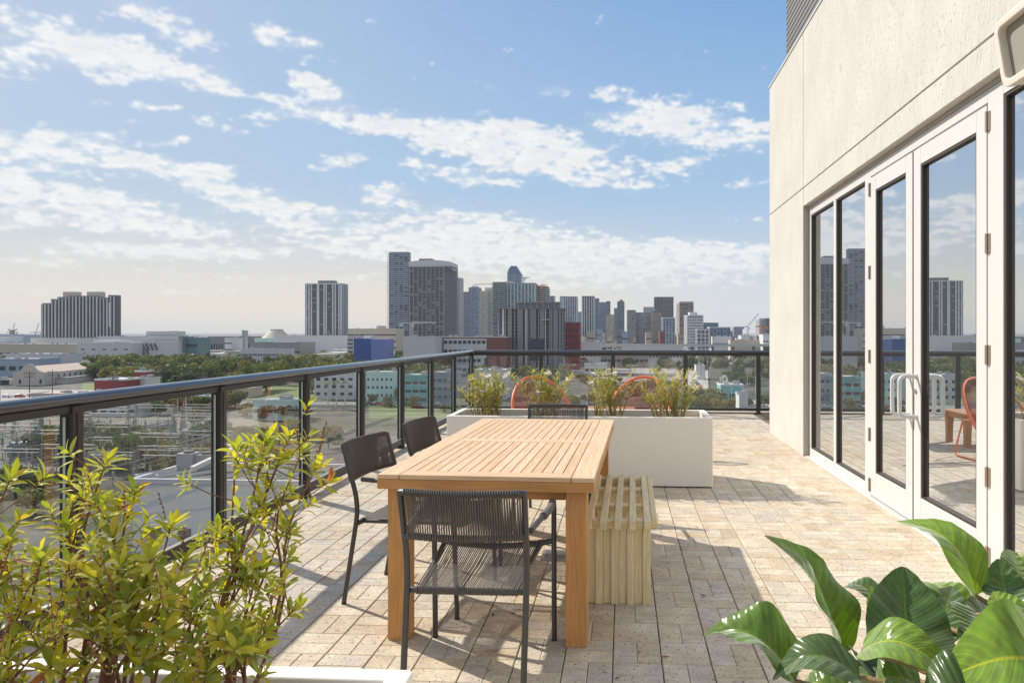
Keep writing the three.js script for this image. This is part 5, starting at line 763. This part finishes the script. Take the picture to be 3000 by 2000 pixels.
// ---------------------------------------------------------------- nearer roofs, substation, streets
{ // mission style hall
  const z = depthOf(110, 420), x0 = across(46, z), x1 = across(125, z), h = heightAt(1090, 90, z) - GY, hp = heightAt(1066, 90, z) - GY, w = x1 - x0, t = thing('mission_hall', 'pale pink mission style hall with curved gables and a tiled roof', 'building', [(x0 + x1) / 2, GY, z], 0);
  const far = 62, dx = across(285, z - far) - x1;                  // the long side runs back to the right
  const gable = (k) => { const s = new THREE.Shape(); s.moveTo(-w / 2, 0); s.lineTo(-w / 2, h); s.quadraticCurveTo(-w * 0.28, h + 0.3, -w * 0.2, h + (hp - h) * 0.55); s.quadraticCurveTo(-w * 0.1, hp, -w * 0.07, hp); s.lineTo(w * 0.07, hp); s.quadraticCurveTo(w * 0.1, hp, w * 0.2, h + (hp - h) * 0.55); s.quadraticCurveTo(w * 0.28, h + 0.3, w / 2, h); s.lineTo(w / 2, 0); return new THREE.ExtrudeGeometry(s, { depth: 0.9, bevelEnabled: false }); };
  const body = new THREE.Group();
  const yaw = -Math.atan2(dx, far); t.rotation.y = yaw * 1; const len = Math.hypot(dx, far);
  part('gable_wall', gable(), T.pinkStucco, t); part('gable_wall', gable().translate(0, 0, -len), T.pinkStucco, t);
  part('wall', bx(w - 0.4, h - 0.4, len - 1, 0, h / 2 - 0.2, -len / 2), T.pinkStucco, t);
  part('roof', new THREE.ExtrudeGeometry(new THREE.Shape([new THREE.Vector2(-w / 2 + 0.1, h - 0.4), new THREE.Vector2(0, hp - 1.4), new THREE.Vector2(w / 2 - 0.1, h - 0.4)]), { depth: len - 1.2, bevelEnabled: false }).translate(0, 0, -len + 1), T.tile, t);
  for (let k = 0; k < 7; k++) part('window', bx(0.2, 2.2, 1.2, w / 2 - 0.15, h * 0.62, -14 - k * 6.4), T.pane, t);
  part('side_aisle', bx(6, h * 0.42, len - 14, w / 2 + 3, h * 0.21, -len / 2 - 4), T.pinkStucco, t); part('lower_roof', bx(6.4, 0.5, len - 13, w / 2 + 3, h * 0.42 + 0.3, -len / 2 - 4), T.roofGrey, t);
  part('medallion', new THREE.CylinderGeometry(2, 2, 0.4, 20).rotateX(Math.PI / 2).translate(0, h * 0.86, 1), T.tile, t); for (const x of [-3, 4]) part('window', bx(1, 2.4, 0.3, x * 1.6, h * 0.3, 0.95), T.pane, t);
}
block('red_warehouse', 'long red walled warehouse just above the handrail on the left', { a: 275, b: 365, top: 1114, D: 330, depth: 18, wall: T.red, roof: T.roofPale, trim: T.white });
block('red_warehouse', 'taller red tower block with a white frame on the left', { a: 393, b: 426, side: 438, top: 1089, D: 350, wall: T.red, roof: T.roofGrey, trim: T.white });
block('white_warehouse', 'weathered white wall between the red warehouses', { a: 366, b: 424, top: 1111, D: 340, depth: 12, wall: T.roofPale });
block('white_warehouse', 'white curved roof sheds at the left edge', { a: -120, b: 26, top: 1112, D: 420, depth: 8, wall: T.white, roof: T.roofPale, win: [6, 2, 5, 1.4] });
block('white_warehouse', 'pale flat roof below the mission hall', { a: 90, b: 270, top: 1156, D: 310, depth: 10, wall: T.pinkStucco, roof: T.tile, win: [10, 1, 1.4, 1.6] });
block('white_warehouse', 'small white offices left of the exhibition hall', { a: 14, b: 168, top: 1038, D: 560, depth: 26, wall: T.white, roof: T.roofPale, win: [14, 1, 3, 3] });
block('white_warehouse', 'low pale blue sheds behind the small offices', { a: -40, b: 110, top: 1053, D: 500, depth: 20, wall: T.paleBlue, roof: T.roofPale, win: [5, 1, 5, 3] });
block('apartment_block', 'white three storey flats seen through the left railing glass', { a: 920, b: 1038, top: 1094, D: 330, depth: 14, wall: T.white, win: [5, 3, 2.0, 1.4] });
block('apartment_block', 'mint green flats with small square windows', { a: 1072, b: 1152, top: 1093, D: 320, depth: 14, wall: T.mint, win: [6, 3, 0.9, 1.2] });
block('apartment_block', 'turquoise motel block with dark balconies', { a: 1184, b: 1250, top: 1102, D: 300, depth: 14, wall: T.teal, win: [3, 3, 2.6, 1.2] });
block('apartment_block', 'pale blue motel wing behind the corner of the railing', { a: 1262, b: 1330, top: 1094, D: 310, depth: 14, wall: T.paleBlue, win: [4, 3, 1.4, 1.2] });
block('warehouse', 'white gabled sheds seen through the glass left of the planter', { a: 1390, b: 1480, top: 1086, D: 330, depth: 16, wall: T.white, roof: T.roofPale, win: [7, 1, 1.4, 2.2] });
block('warehouse', 'blue white depot in the gravel lot', { a: 1712, b: 1776, top: 1068, D: 520, depth: 30, wall: T.white, roof: T.roofPale, win: [4, 1, 3, 2] });
block('warehouse', 'teal shop with a flat roof on the right', { a: 2112, b: 2178, top: 1130, D: 300, depth: 12, wall: T.teal, roof: T.roofPale, trim: T.white, win: [3, 1, 2, 2] });
block('warehouse', 'small white gabled store on the right', { a: 2166, b: 2192, top: 1158, D: 262, depth: 8, wall: T.white, roof: T.roofPale });
block('warehouse', 'long grey depot across the far lot', { a: 1660, b: 1900, top: 1036, D: 640, depth: 24, wall: T.concrete, roof: T.roofGrey, win: [18, 1, 3, 2] });
block('warehouse', 'white panel shed beside the street on the right', { a: 2040, b: 2066, top: 1072, D: 470, depth: 12, wall: T.white });
{ // roof with skylights just below the terrace
  const z0 = -73, z1 = -82.5, x0 = across(388, z0), x1 = across(1040, z0), y = -15.1, t = thing('skylight_roof_building', 'low white building below the railing with a grey roof and long skylights', 'building', [(x0 + x1) / 2, GY, (z0 + z1) / 2]), H = y - GY, w = x1 - x0, d = z0 - z1, c = (x0 + x1) / 2;
  part('wall', bx(w, H, d, 0, H / 2, 0), T.white, t); part('roof', metreUV(bx(w - 0.8, 0.2, d - 0.8, 0, H + 0.12, 0), 0.2), std({ color: rgb(0.17, 0.16, 0.15), map: stoneMap, roughness: 0.95 }), t);
  part('parapet', bx(w + 0.2, 0.5, 0.35, 0, H + 0.3, d / 2), T.white, t); part('parapet', bx(w + 0.2, 0.5, 0.35, 0, H + 0.3, -d / 2), T.white, t); part('parapet', bx(0.35, 0.5, d - 0.36, -w / 2, H + 0.3, 0), T.white, t); part('parapet', bx(0.35, 0.5, d - 0.36, w / 2, H + 0.3, 0), T.white, t);
  for (const px of [452, 512, 572, 700, 770, 850, 930]) { const x = across(px, -76.5) - c, s = part('skylight', bx(0.5, 0.4, 4.4, 0, 0, 0).rotateY(-0.5).translate(x, H + 0.4, 1.0), T.white, t); part('pane', bx(0.34, 0.06, 4.1, 0, 0, 0).rotateY(-0.5).translate(x, H + 0.62, 1.0), T.pane, s); }
  for (const [px, zz, ww, hh] of [[552, -80, 2.0, 2.0], [604, -80.5, 1.7, 1.8], [880, -79, 2.2, 1.6]]) { const x = across(px, zz) - c, z = zz - (z0 + z1) / 2, u = part('air_handler', bx(ww, hh, 1.7, x, H + hh / 2 + 0.2, z), T.steel, t); part('fan_cowl', new THREE.CylinderGeometry(0.6, 0.6, 0.3, 16).translate(x, H + hh + 0.3, z), T.dark, u); }
  part('duct', bx(0.7, 0.5, 5.2, 0, 0, 0).rotateX(0.30).rotateY(-0.5).translate(across(625, -79) - c, H + 1.7, -1.2), T.roofPale, t);
  for (let k = 0; k < 7; k++) part('window', bx(1.5, 1.3, 0.12, -w / 2 + 2.5 + k * 3.4, H - 5.5, d / 2 + 0.02), T.pane, t);
}
// substation: gantries of thin steel with insulators, and transformers
{
  const make = () => { const t = thing('substation_gantry', 'pale steel gantry with insulators in the electrical substation beyond the left railing', 'gantry', [0, GY, 0], 0, 'gantries in the substation'); const f = [], w = 11, h = 9; for (const x of [-w / 2, w / 2]) { for (const [a, b] of [[-0.4, -0.4], [0.4, -0.4], [0.4, 0.4], [-0.4, 0.4]]) f.push(rod([x + a, 0, b], [x + a * 0.5, h, b * 0.5], 0.07, 4)); for (let k = 0; k < 6; k++) f.push(rod([x - 0.4, k * 1.5, 0.4], [x + 0.4, k * 1.5 + 1.5, 0.4], 0.05, 3)); } for (const y of [h, h - 0.8]) for (const z of [-0.3, 0.3]) f.push(rod([-w / 2, y, z], [w / 2, y, z], 0.07, 4)); for (let k = 0; k < 10; k++) f.push(rod([-w / 2 + k * 1.1, h, 0.3], [-w / 2 + k * 1.1 + 1.1, h - 0.8, 0.3], 0.04, 3));
    part('frame', f, std({ color: rgb(0.20, 0.20, 0.20), roughness: 0.6 }), t); const ins = []; for (const x of [-3.4, 0, 3.4]) for (let k = 0; k < 6; k++) ins.push(new THREE.CylinderGeometry(0.16, 0.2, 0.14, 7).translate(x, h - 1 - k * 0.24, 0)); part('insulators', ins, std({ color: rgb(0.30, 0.20, 0.15), roughness: 0.3 }), t); const bus = []; for (const x of [-3.4, 0, 3.4]) { bus.push(rod([x, h - 2.5, -8], [x, h - 2.5, 8], 0.06, 4), rod([x, 0, 4], [x, h - 2.5, 4], 0.10, 5), new THREE.CylinderGeometry(0.3, 0.3, 1.6, 7).translate(x, 4.4, 4)); } part('busbars', bus, std({ color: rgb(0.30, 0.30, 0.29), roughness: 0.5, metalness: 0.3 }), t); return t; };
  const g0 = make(), r = rng(91); let first = true;
  for (let i = 0; i < 6; i++) for (let j = 0; j < 5; j++) { const z = -132 - j * 17 - r() * 3, x = across(-120 + i * 140, z) + r() * 3; const lb = `dark steel substation gantry with insulators, ${['nearest', 'second', 'third', 'fourth', 'farthest'][j]} row, ${['left end', 'left part', 'left of centre', 'right of centre', 'right part', 'right end'][i]}`; if (first) { g0.position.set(x, GY, z); g0.userData.label = lb; first = false; } else { const c = copyOf(g0, lb, [x, GY, z], (r() < 0.25 ? Math.PI / 2 : 0)); c.scale.setScalar(0.85 + 0.35 * r()); } }
  const t0 = thing('power_transformer', 'grey finned transformer on the substation yard', 'transformer', [across(560, -190), GY, -190], 0, 'transformers in the substation'); part('tank', bx(5, 4.2, 3.4, 0, 2.1, 0), T.paleBlue, t0); const fins = []; for (let k = 0; k < 12; k++) fins.push(bx(0.12, 3, 0.9, -2.2 + k * 0.4, 2.2, 2.1)); part('cooling_fins', fins, T.steel, t0); part('bushings', [-1.4, 0, 1.4].map((x) => new THREE.CylinderGeometry(0.16, 0.28, 1.8, 8).translate(x, 5, 0)), T.tile, t0);
  for (const [px, z] of [[640, -186], [70, -165], [300, -150], [480, -200]]) copyOf(t0, t0.userData.label, [across(px, z), GY, z], 0);
}
// power poles and street lights
{
  const p0 = thing('utility_pole', 'wooden utility pole with crossarms beyond the left railing', 'pole', [across(152, -300), GY, -300], 0, 'utility poles'); part('pole', rod([0, 0, 0], [0, 15, 0], 0.22, 6, 0.15), T.dark, p0); part('crossarm', [bx(5, 0.25, 0.25, 0, 13.8, 0), bx(4, 0.25, 0.25, 0, 12.4, 0)], T.dark, p0); part('insulators', [-2, -1, 1, 2].map((x) => bx(0.2, 0.4, 0.2, x, 14.1, 0)), T.grey, p0);
  for (const [px, z] of [[-40, -250], [85, -290], [330, -270], [470, -300], [590, -290]]) copyOf(p0, p0.userData.label, [across(px, z), GY, z], 0.3);
  const l0 = thing('street_lamp', 'tall pale street lamp standing in the lots on the right', 'lamp post', [across(1712, -420), GY, -420], 0, 'street lamps on the right'); part('pole', rod([0, 0, 0], [0, 11, 0], 0.14, 6, 0.09), T.white, l0); part('arm', rod([0, 10.8, 0], [2.2, 11.2, 0], 0.08, 5), T.white, l0); part('lamp_head', bx(0.9, 0.16, 0.4, 2.4, 11.2, 0), T.white, l0);
  for (const [px, z] of [[1640, -360], [1720, -300], [1905, -380], [2060, -330], [2144, -290], [2176, -280], [2215, -330], [2190, -420], [1850, -450]]) copyOf(l0, l0.userData.label, [across(px, z), GY, z], (px % 7));
  const s = thing('round_sign', 'white round sign on a post behind the teal shop', 'sign', [across(2124, -320), GY, -320]); part('post', rod([0, 0, 0], [0, 9, 0], 0.16, 6), T.white, s); part('disc', [new THREE.TorusGeometry(1.3, 0.45, 8, 24).scale(0.8, 1.15, 1).translate(0, 10.4, 0)], T.white, s); part('side_flag', bx(0.7, 2.2, 0.2, -1.9, 10.6, 0), T.white, s);
}
// cars
{
  const tints = [[0.70, 0.70, 0.70], [0.05, 0.05, 0.055], [0.30, 0.31, 0.33], [0.35, 0.03, 0.03], [0.06, 0.10, 0.22]].map((c) => phys({ color: rgb(...c), roughness: 0.3, clearcoat: 0.8 })), words = ['white', 'black', 'silver', 'red', 'blue'], tyre = std({ color: rgb(0.02, 0.02, 0.02), roughness: 0.9 });
  const prof = new THREE.Shape(); [[-2.2, 0.35], [-2.2, 0.85], [-1.5, 0.98], [-0.95, 1.45], [0.75, 1.47], [1.45, 0.98], [2.15, 0.85], [2.2, 0.35]].forEach(([x, y], k) => (k ? prof.lineTo(x, y) : prof.moveTo(x, y)));
  const body = new THREE.ExtrudeGeometry(prof, { depth: 1.6, bevelEnabled: true, bevelSize: 0.08, bevelThickness: 0.08, bevelSegments: 2 }).translate(0, 0, -0.8), glass = [bx(1.5, 0.36, 1.78, -0.1, 1.2, 0)], wheels = [-1.35, 1.35].flatMap((x) => [-0.8, 0.8].map((z) => [x, z])), wheel = new THREE.CylinderGeometry(0.33, 0.33, 0.22, 14).rotateX(Math.PI / 2);
  const protos = tints.map((m, k) => { const t = thing('parked_car', `${words[k]} car in the lots and streets below the terrace`, 'car', [0, GY, 0], 0, `${words[k]} cars below the terrace`); part('body', body, m, t); part('windows', join(glass), T.pane, t); for (const [x, z] of wheels) { const w = part('wheel', wheel, tyre, t); w.position.set(x, 0.33, z); } return t; });
  const r = rng(44), used = [0, 0, 0, 0, 0], put = (px, z, turn, where = 'in the lots below the terrace') => { const k = Math.floor(Math.pow(r(), 1.6) * 5), p = [across(px, z), GY + 0.14, z]; let o = protos[k]; if (!used[k]++) { o.position.set(...p); o.rotation.y = turn; } else o = copyOf(o, '', p, turn); o.userData.label = `${words[k]} car ${where}`; o.userData.group = `${words[k]} cars ${where}`; };
  for (let k = 0; k < 13; k++) put(1990 + k * 5.5 + r() * 3, -(470 - k * 17), 1.2 + 0.1 * r(), 'on the left side of the slanting street');
  for (let k = 0; k < 11; k++) put(2034 + k * 4.5 + r() * 3, -(455 - k * 16), 1.2 + 0.1 * r(), 'on the right side of the slanting street');
  for (let k = 0; k < 9; k++) put(1680 + k * 10, -(505 + r() * 30), 0.05 * r(), 'in the far car park');
  for (let k = 0; k < 8; k++) put(1700 + k * 18, -(330 + r() * 12), 0.1 * r(), 'behind the lounge chairs far below');
  for (let k = 0; k < 7; k++) put(2100 + k * 16, -(270 + r() * 20), r() * 0.4, 'around the small white store');
  for (let k = 0; k < 9; k++) put(1080 + k * 28, -(285 + r() * 14), 0.1 * r(), 'before the turquoise flats');
  for (let k = 0; k < 8; k++) put(20 + k * 36, -(318 + r() * 14), 0.1 * r(), 'near the mission hall');
  protos.forEach((p, k) => { if (!used[k]) scene.remove(p); });
}

block('white_warehouse', 'pale flat roof seen through the first left pane above the substation', { a: 262, b: 398, top: 1188, D: 262, depth: 10, wall: T.roofPale, roof: T.roofPale, win: [5, 1, 2, 1.2] });
block('white_warehouse', 'pale store beside the palms seen through the left glass', { a: 560, b: 640, top: 1164, D: 290, depth: 10, wall: T.white, roof: T.roofGrey, win: [4, 1, 2, 1.4] });
block('white_warehouse', 'green roofed depot seen through the second left pane', { a: 740, b: 860, top: 1176, D: 250, depth: 12, wall: T.mint, roof: T.roofGrey, win: [6, 1, 2, 1.4] });
block('white_warehouse', 'tan store beyond the lawn seen through the left glass', { a: 640, b: 730, top: 1140, D: 340, depth: 12, wall: T.beige, roof: T.tile, win: [5, 1, 2, 1.6] });

// ---------------------------------------------------------------- trees
{
  const greens = [[[0.085, 0.12, 0.018], [0.12, 0.15, 0.02]], [[0.12, 0.15, 0.018], [0.18, 0.19, 0.025]], [[0.06, 0.09, 0.02], [0.09, 0.115, 0.02]], [[0.16, 0.15, 0.022], [0.21, 0.18, 0.03]]], bark = std({ color: rgb(0.10, 0.08, 0.06), roughness: 0.95 });
  const crownGeo = (seed, n, R, H, lobes) => {                       // leaf clumps through several overlapping lobes
    const r = rng(seed), pos = [], nor = [], L = [[0, H * 0.55, 0, 1]]; for (let k = 0; k < lobes; k++) { const a = r() * 6.283, d = R * (0.35 + 0.4 * r()); L.push([Math.cos(a) * d, H * (0.3 + 0.55 * r()), Math.sin(a) * d, 0.42 + 0.3 * r()]); }
    for (let k = 0; k < n; k++) { const [lx, ly, lz, s] = L[Math.floor(r() * L.length)], u = r() * 2 - 1, a = r() * 6.283, q = Math.sqrt(1 - u * u), rad = R * 0.72 * s * (0.72 + 0.34 * r()), d = V(q * Math.cos(a), u, q * Math.sin(a)), c = V(lx + d.x * rad, ly + d.y * rad * 0.78, lz + d.z * rad); if (c.y < H * 0.12) continue;
      const t = V(r() - 0.5, r() - 0.5, r() - 0.5).normalize(), nn = d.clone().addScaledVector(t, 0.9).normalize(), x = V(0, 1, 0).cross(nn).normalize(), y = nn.clone().cross(x), sz = (0.35 + 0.5 * r()) * R / 6.5, cs = Math.cos(a * 3), sn = Math.sin(a * 3), X = x.clone().multiplyScalar(cs).addScaledVector(y, sn), Y = y.clone().multiplyScalar(cs).addScaledVector(x, -sn);
      for (const [p, q2] of [[-1, -0.5], [0.9, -0.6], [0.1, 0.9], [-1, -0.5], [0.1, 0.9], [-0.9, 0.6]]) { const v = c.clone().addScaledVector(X, p * sz).addScaledVector(Y, q2 * sz); pos.push(v.x, v.y, v.z); nor.push(nn.x, nn.y, nn.z); } }
    const g = new THREE.BufferGeometry(); g.setAttribute('position', new THREE.Float32BufferAttribute(pos, 3)); g.setAttribute('normal', new THREE.Float32BufferAttribute(nor, 3)); g.setAttribute('uv', new THREE.Float32BufferAttribute(new Float32Array(pos.length / 3 * 2), 2)); return g;
  };
  const trunkGeo = (seed, R, H) => { const r = rng(seed), l = [polyTube([V(0, 0, 0), V(0.1, H * 0.25, 0), V(-0.1, H * 0.5, 0.1)], (t) => lerp(0.45, 0.26, t), 6, false)]; for (let k = 0; k < 5; k++) { const a = k * 1.26 + r(), e = V(Math.cos(a) * R * 0.5, H * (0.6 + 0.25 * r()), Math.sin(a) * R * 0.5); l.push(polyTube([V(0, H * 0.3, 0), e.clone().multiplyScalar(0.5).add(V(0, H * 0.22, 0)), e], (t) => lerp(0.22, 0.05, t), 5, false)); } return join(l); };
  const words = ['dark green', 'bright green', 'deep bluish green', 'yellowish green'], protos = [];
  for (let k = 0; k < 8; k++) { const c = greens[k % 4], t = thing('park_tree', `${words[k % 4]} broad crowned tree in the wooded park beyond the left railing`, 'tree', [0, GY, 0], 0, `${words[k % 4]} park trees`); part('trunk', trunkGeo(20 + k, 6.5, 11), bark, t); part('crown', crownGeo(60 + k, 900, 6.5, 11, 7), leafMat(c[k > 3 ? 1 : 0], 0.05, 0.3), t); protos.push(t); }
  const r = rng(1234), used = Array(8).fill(0);
  const put = (x, z, s, k, label, group, name) => { const p = protos[k]; let o; if (!used[k]++) { o = p; o.position.set(x, GY, z); o.rotation.y = r() * 6; } else o = copyOf(p, p.userData.label, [x, GY, z], r() * 6); if (label) { o.userData.label = label; o.userData.group = group; if (!/park/.test(label)) o.name = numbered('street_tree'); } o.scale.set(s * (0.9 + 0.3 * r()), s * (0.85 + 0.25 * r()), s * (0.9 + 0.3 * r())); return o; };
  // the park: a wood about 300 m deep
  const spots = []; for (let k = 0; k < 2600 && spots.length < 190; k++) { const z = -(285 + 330 * Math.pow(r(), 0.85)), px = 250 + 1060 * r(), py = HY + FOCAL * (EYE - GY) / -z, x = across(px, z); if (py > 1150 && px < 460) continue; if (px < 330 && z > -440) continue; if (py > 1160) continue; if (px > 900 && z > -345) continue; if (px > 1030 && px < 1140 && z < -520) continue; if (spots.some(([a, b]) => Math.hypot(a - x, b - z) < 8.5)) continue; spots.push([x, z]); }
  for (const [x, z] of spots) { const k = Math.floor(r() * 8), px = CX + FOCAL * (cY * x - sY * z) / (-sY * x - cY * z), where = px < 430 ? 'behind the red warehouses' : px < 600 ? 'below the exhibition halls' : px < 740 ? 'below the low terminal hall' : px < 880 ? 'below the arena' : px < 1020 ? 'below the white slab tower' : 'beside the blue building', row = z > -360 ? 'front row' : z > -440 ? 'second row' : z > -520 ? 'third row' : 'back row'; put(x, z, 0.85 + 0.45 * r(), k, `${words[k % 4]} broad crowned park tree, ${row}, ${where}`, `${words[k % 4]} park trees, ${row}, ${where}`); }
  const row = (n, pa, pb, ya, yb, sa, sb, label, group) => { for (let k = 0; k < n; k++) { const z = -FOCAL * (EYE - GY) / (lerp(ya, yb, r()) - HY); put(across(lerp(pa, pb, (k + r() * 0.9) / n), z), z, lerp(sa, sb, r()), Math.floor(r() * 8), label, group); } };
  row(12, -60, 210, 1092, 1112, 0.6, 0.9, 'small tree behind the mission hall on the left', 'trees behind the mission hall'); row(9, 480, 720, 1188, 1215, 0.5, 0.75, 'low tree by the substation seen through the left glass', 'trees by the substation'); row(30, 60, 720, 1330, 1420, 0.5, 0.8, 'bushy tree close below the left railing', 'bushy trees below the left railing'); row(6, 20, 130, 1440, 1560, 0.4, 0.55, 'narrow dark tree at the foot of the building', 'trees at the foot of the building'); row(9, 1080, 1400, 1170, 1215, 0.35, 0.6, 'small tree before the turquoise flats', 'small trees before the turquoise flats');
  row(9, 1450, 1660, 1098, 1112, 0.6, 0.85, 'dark tree at the foot of the concrete frame tower', 'trees at the foot of the concrete frame'); row(7, 1600, 1660, 1112, 1130, 0.5, 0.7, 'tree beside the car park behind the left orange chair', 'trees beside the car park'); row(16, 1660, 1990, 1040, 1056, 0.6, 0.9, 'tree along the lots under the viaduct', 'trees along the lots under the viaduct'); row(14, 1990, 2300, 1034, 1046, 0.6, 0.9, 'tree below the low white offices on the right', 'trees below the low offices'); row(8, 1930, 1995, 1066, 1096, 0.5, 0.8, 'dark street tree behind the right oleander', 'street trees behind the right oleander'); row(10, 2020, 2125, 1172, 1235, 0.45, 0.7, 'pale green street tree near the bottom of the right glass', 'street trees low in the right glass'); row(9, 2140, 2260, 1095, 1130, 0.5, 0.8, 'tree behind the teal shop', 'trees behind the teal shop'); row(8, 1520, 1960, 1150, 1200, 0.45, 0.65, 'tree behind the orange lounge chairs far below', 'trees far below the lounge chairs'); row(10, 1340, 1460, 1088, 1110, 0.5, 0.8, 'tree around the white gabled sheds', 'trees around the gabled sheds');
  row(8, 1040, 1185, 1048, 1062, 0.8, 1.1, 'dark tree at the foot of the blue building', 'trees at the foot of the blue building');
  row(14, 1380, 1650, 1066, 1092, 0.5, 0.8, 'tree in the green strip before the concrete frame tower', 'trees in the green strip'); row(18, 1640, 1990, 1056, 1086, 0.35, 0.6, 'small tree scattered over the central lots', 'small trees over the central lots'); row(16, 1990, 2280, 1050, 1085, 0.35, 0.6, 'small tree scattered over the right hand lots', 'small trees over the right hand lots'); row(12, 1700, 1960, 1118, 1150, 0.4, 0.6, 'dark tree between street and lounge chairs far below', 'dark trees beyond the lounge chairs'); row(10, 2110, 2270, 1185, 1240, 0.3, 0.5, 'low tree beside the small white store', 'low trees beside the white store');
  row(16, 430, 900, 1180, 1240, 0.4, 0.7, 'tree among the stores between substation and lawn', 'trees among the stores');
  row(10, 560, 1000, 1255, 1330, 0.4, 0.6, 'dark tree behind the skylight roof', 'trees behind the skylight roof');
  protos.forEach((p, k) => { if (!used[k]) scene.remove(p); });
  // palms
  const palm = () => { const t = thing('palm_tree', 'tall palm with a pale bare trunk in the far lots', 'palm', [0, GY, 0], 0, 'palms in the far lots'), f = []; part('trunk', polyTube([V(0, 0, 0), V(0.3, 5, 0), V(0.5, 11, 0)], (q) => lerp(0.32, 0.2, q), 7), std({ color: rgb(0.55, 0.52, 0.48), roughness: 0.9 }), t); for (let k = 0; k < 13; k++) { const a = k * 2.4, up = 0.9 - 1.1 * (k / 13), b = blade(3.4, 0.9, { nl: 6, nw: 1, fold: -0.5, curl: 0.28, seed: k }).rotateX(-up * 0.8).rotateY(a); f.push(b.translate(0.5, 11, 0)); } part('fronds', f, leafMat([0.10, 0.13, 0.03], 0.1, 0.25), t); return t; };
  const p0 = palm(); p0.position.set(across(1845, -430), GY, -430); for (const [px, z, s] of [[1862, -436, 1.0], [960, -290, 0.9], [985, -282, 1], [1320, -300, 1], [520, -262, 0.8], [545, -258, 0.9], [230, -700, 1.1], [250, -690, 1], [1010, -300, 0.9], [2080, -500, 1], [1680, -470, 0.9]]) { const c = copyOf(p0, p0.userData.label, [across(px, z), GY, z], px); c.scale.setScalar(s); }
}
// ---------------------------------------------------------------- the far city that reads as one mass
{
  const r = rng(808), mats = [T.white, T.beige, T.concrete, T.paleBlue, T.roofPale], lists = mats.map(() => []);
  for (let k = 0; k < 1700; k++) { const z = -(760 + 3600 * Math.pow(r(), 1.4)), px = -250 + 2900 * r(), x = across(px, z), w = 12 + 34 * r(), h = 5 + 9 * r() + (r() < 0.05 ? 16 * r() : 0), d = 12 + 26 * r(); if (x < -900 && z < -2300 && r() < 0.8) continue; lists[Math.floor(r() * 5)].push(bx(w, h, d, x, GY + h / 2, z)); }
  const g = new THREE.Group(); g.name = 'distant_city'; g.userData = { kind: 'stuff', label: 'hazy mass of low roofs reaching to the horizon', category: 'city' }; scene.add(g);
  lists.forEach((l, k) => stuffPart('low_roofs', l, mats[k], g));
  const tr = []; for (let k = 0; k < 2600; k++) { const z = -(640 + 3200 * Math.pow(r(), 1.5)), x = across(-250 + 2900 * r(), z), s = 3 + 4 * r(); tr.push(new THREE.IcosahedronGeometry(s, 1).scale(1.3, 0.9, 1.3).translate(x, GY + s * 0.8, z)); }
  tr.forEach((q, i) => { const p = q.attributes.position, w = rng(i); for (let j = 0; j < p.count; j++) { const n = 1 + 0.22 * noise3(p.getX(j) * 0.6, p.getY(j) * 0.6, p.getZ(j) * 0.6); p.setY(j, GY + (p.getY(j) - GY) * n); } q.computeVertexNormals(); });
  stuffPart('far_trees', tr, std({ color: rgb(0.06, 0.075, 0.03), roughness: 0.9 }), g);
}
scene.fog = new THREE.FogExp2(new THREE.Color().setRGB(0.88, 0.92, 1.0), 0.000075);

// ---------------------------------------------------------------- dry leaves blown onto the pavers
{
  const dry = [[0.24, 0.11, 0.04], [0.17, 0.09, 0.05], [0.34, 0.17, 0.06]].map((c) => std({ color: rgb(...c), roughness: 0.9, side: THREE.DoubleSide })), g = [0, 1, 2].map((k) => blade(0.028, 0.011, { nl: 4, nw: 1, fold: 0.6, curl: -0.25, seed: 600 + k }).translate(0, 0.001, 0)), r = rng(61);
  const spots = [[-0.52, -3.35, 'under the near dining chair'], [-0.60, -3.28, 'under the near dining chair'], [-0.47, -3.30, 'under the near dining chair'], [-1.75, -3.9, 'between the railing and the left dining chairs'], [-1.62, -3.2, 'between the railing and the left dining chairs'], [-1.9, -4.6, 'between the railing and the left dining chairs'], [0.55, -4.9, 'between the bench and the glass doors'], [0.42, -3.6, 'between the bench and the glass doors'], [1.2, -5.6, 'between the bench and the glass doors'], [1.62, -6.9, 'before the first window pane'], [1.75, -7.6, 'before the first window pane'], [0.95, -3.05, 'on the bare pavers before the philodendron'], [0.62, -2.7, 'on the bare pavers before the philodendron'], [-0.05, -2.75, 'right of the near dining chair'], [0.15, -2.95, 'right of the near dining chair']];
  spots.forEach(([x, z, where], k) => { const m = new THREE.Mesh(g[k % 3], dry[k % 3]); m.name = numbered('dry_leaf'); m.position.set(x + 0.05 * (r() - 0.5), 0.0012, z + 0.05 * (r() - 0.5)); m.rotation.y = r() * 6; m.scale.setScalar(0.7 + 0.7 * r()); m.userData = { label: `small dry brown leaf lying ${where}`, category: 'leaf', group: `dry leaves ${where}` }; scene.add(m); });
}

scene.traverse((o) => { if (o.isMesh) { o.castShadow = true; o.receiveShadow = true; } });
renderer.render(scene, camera);
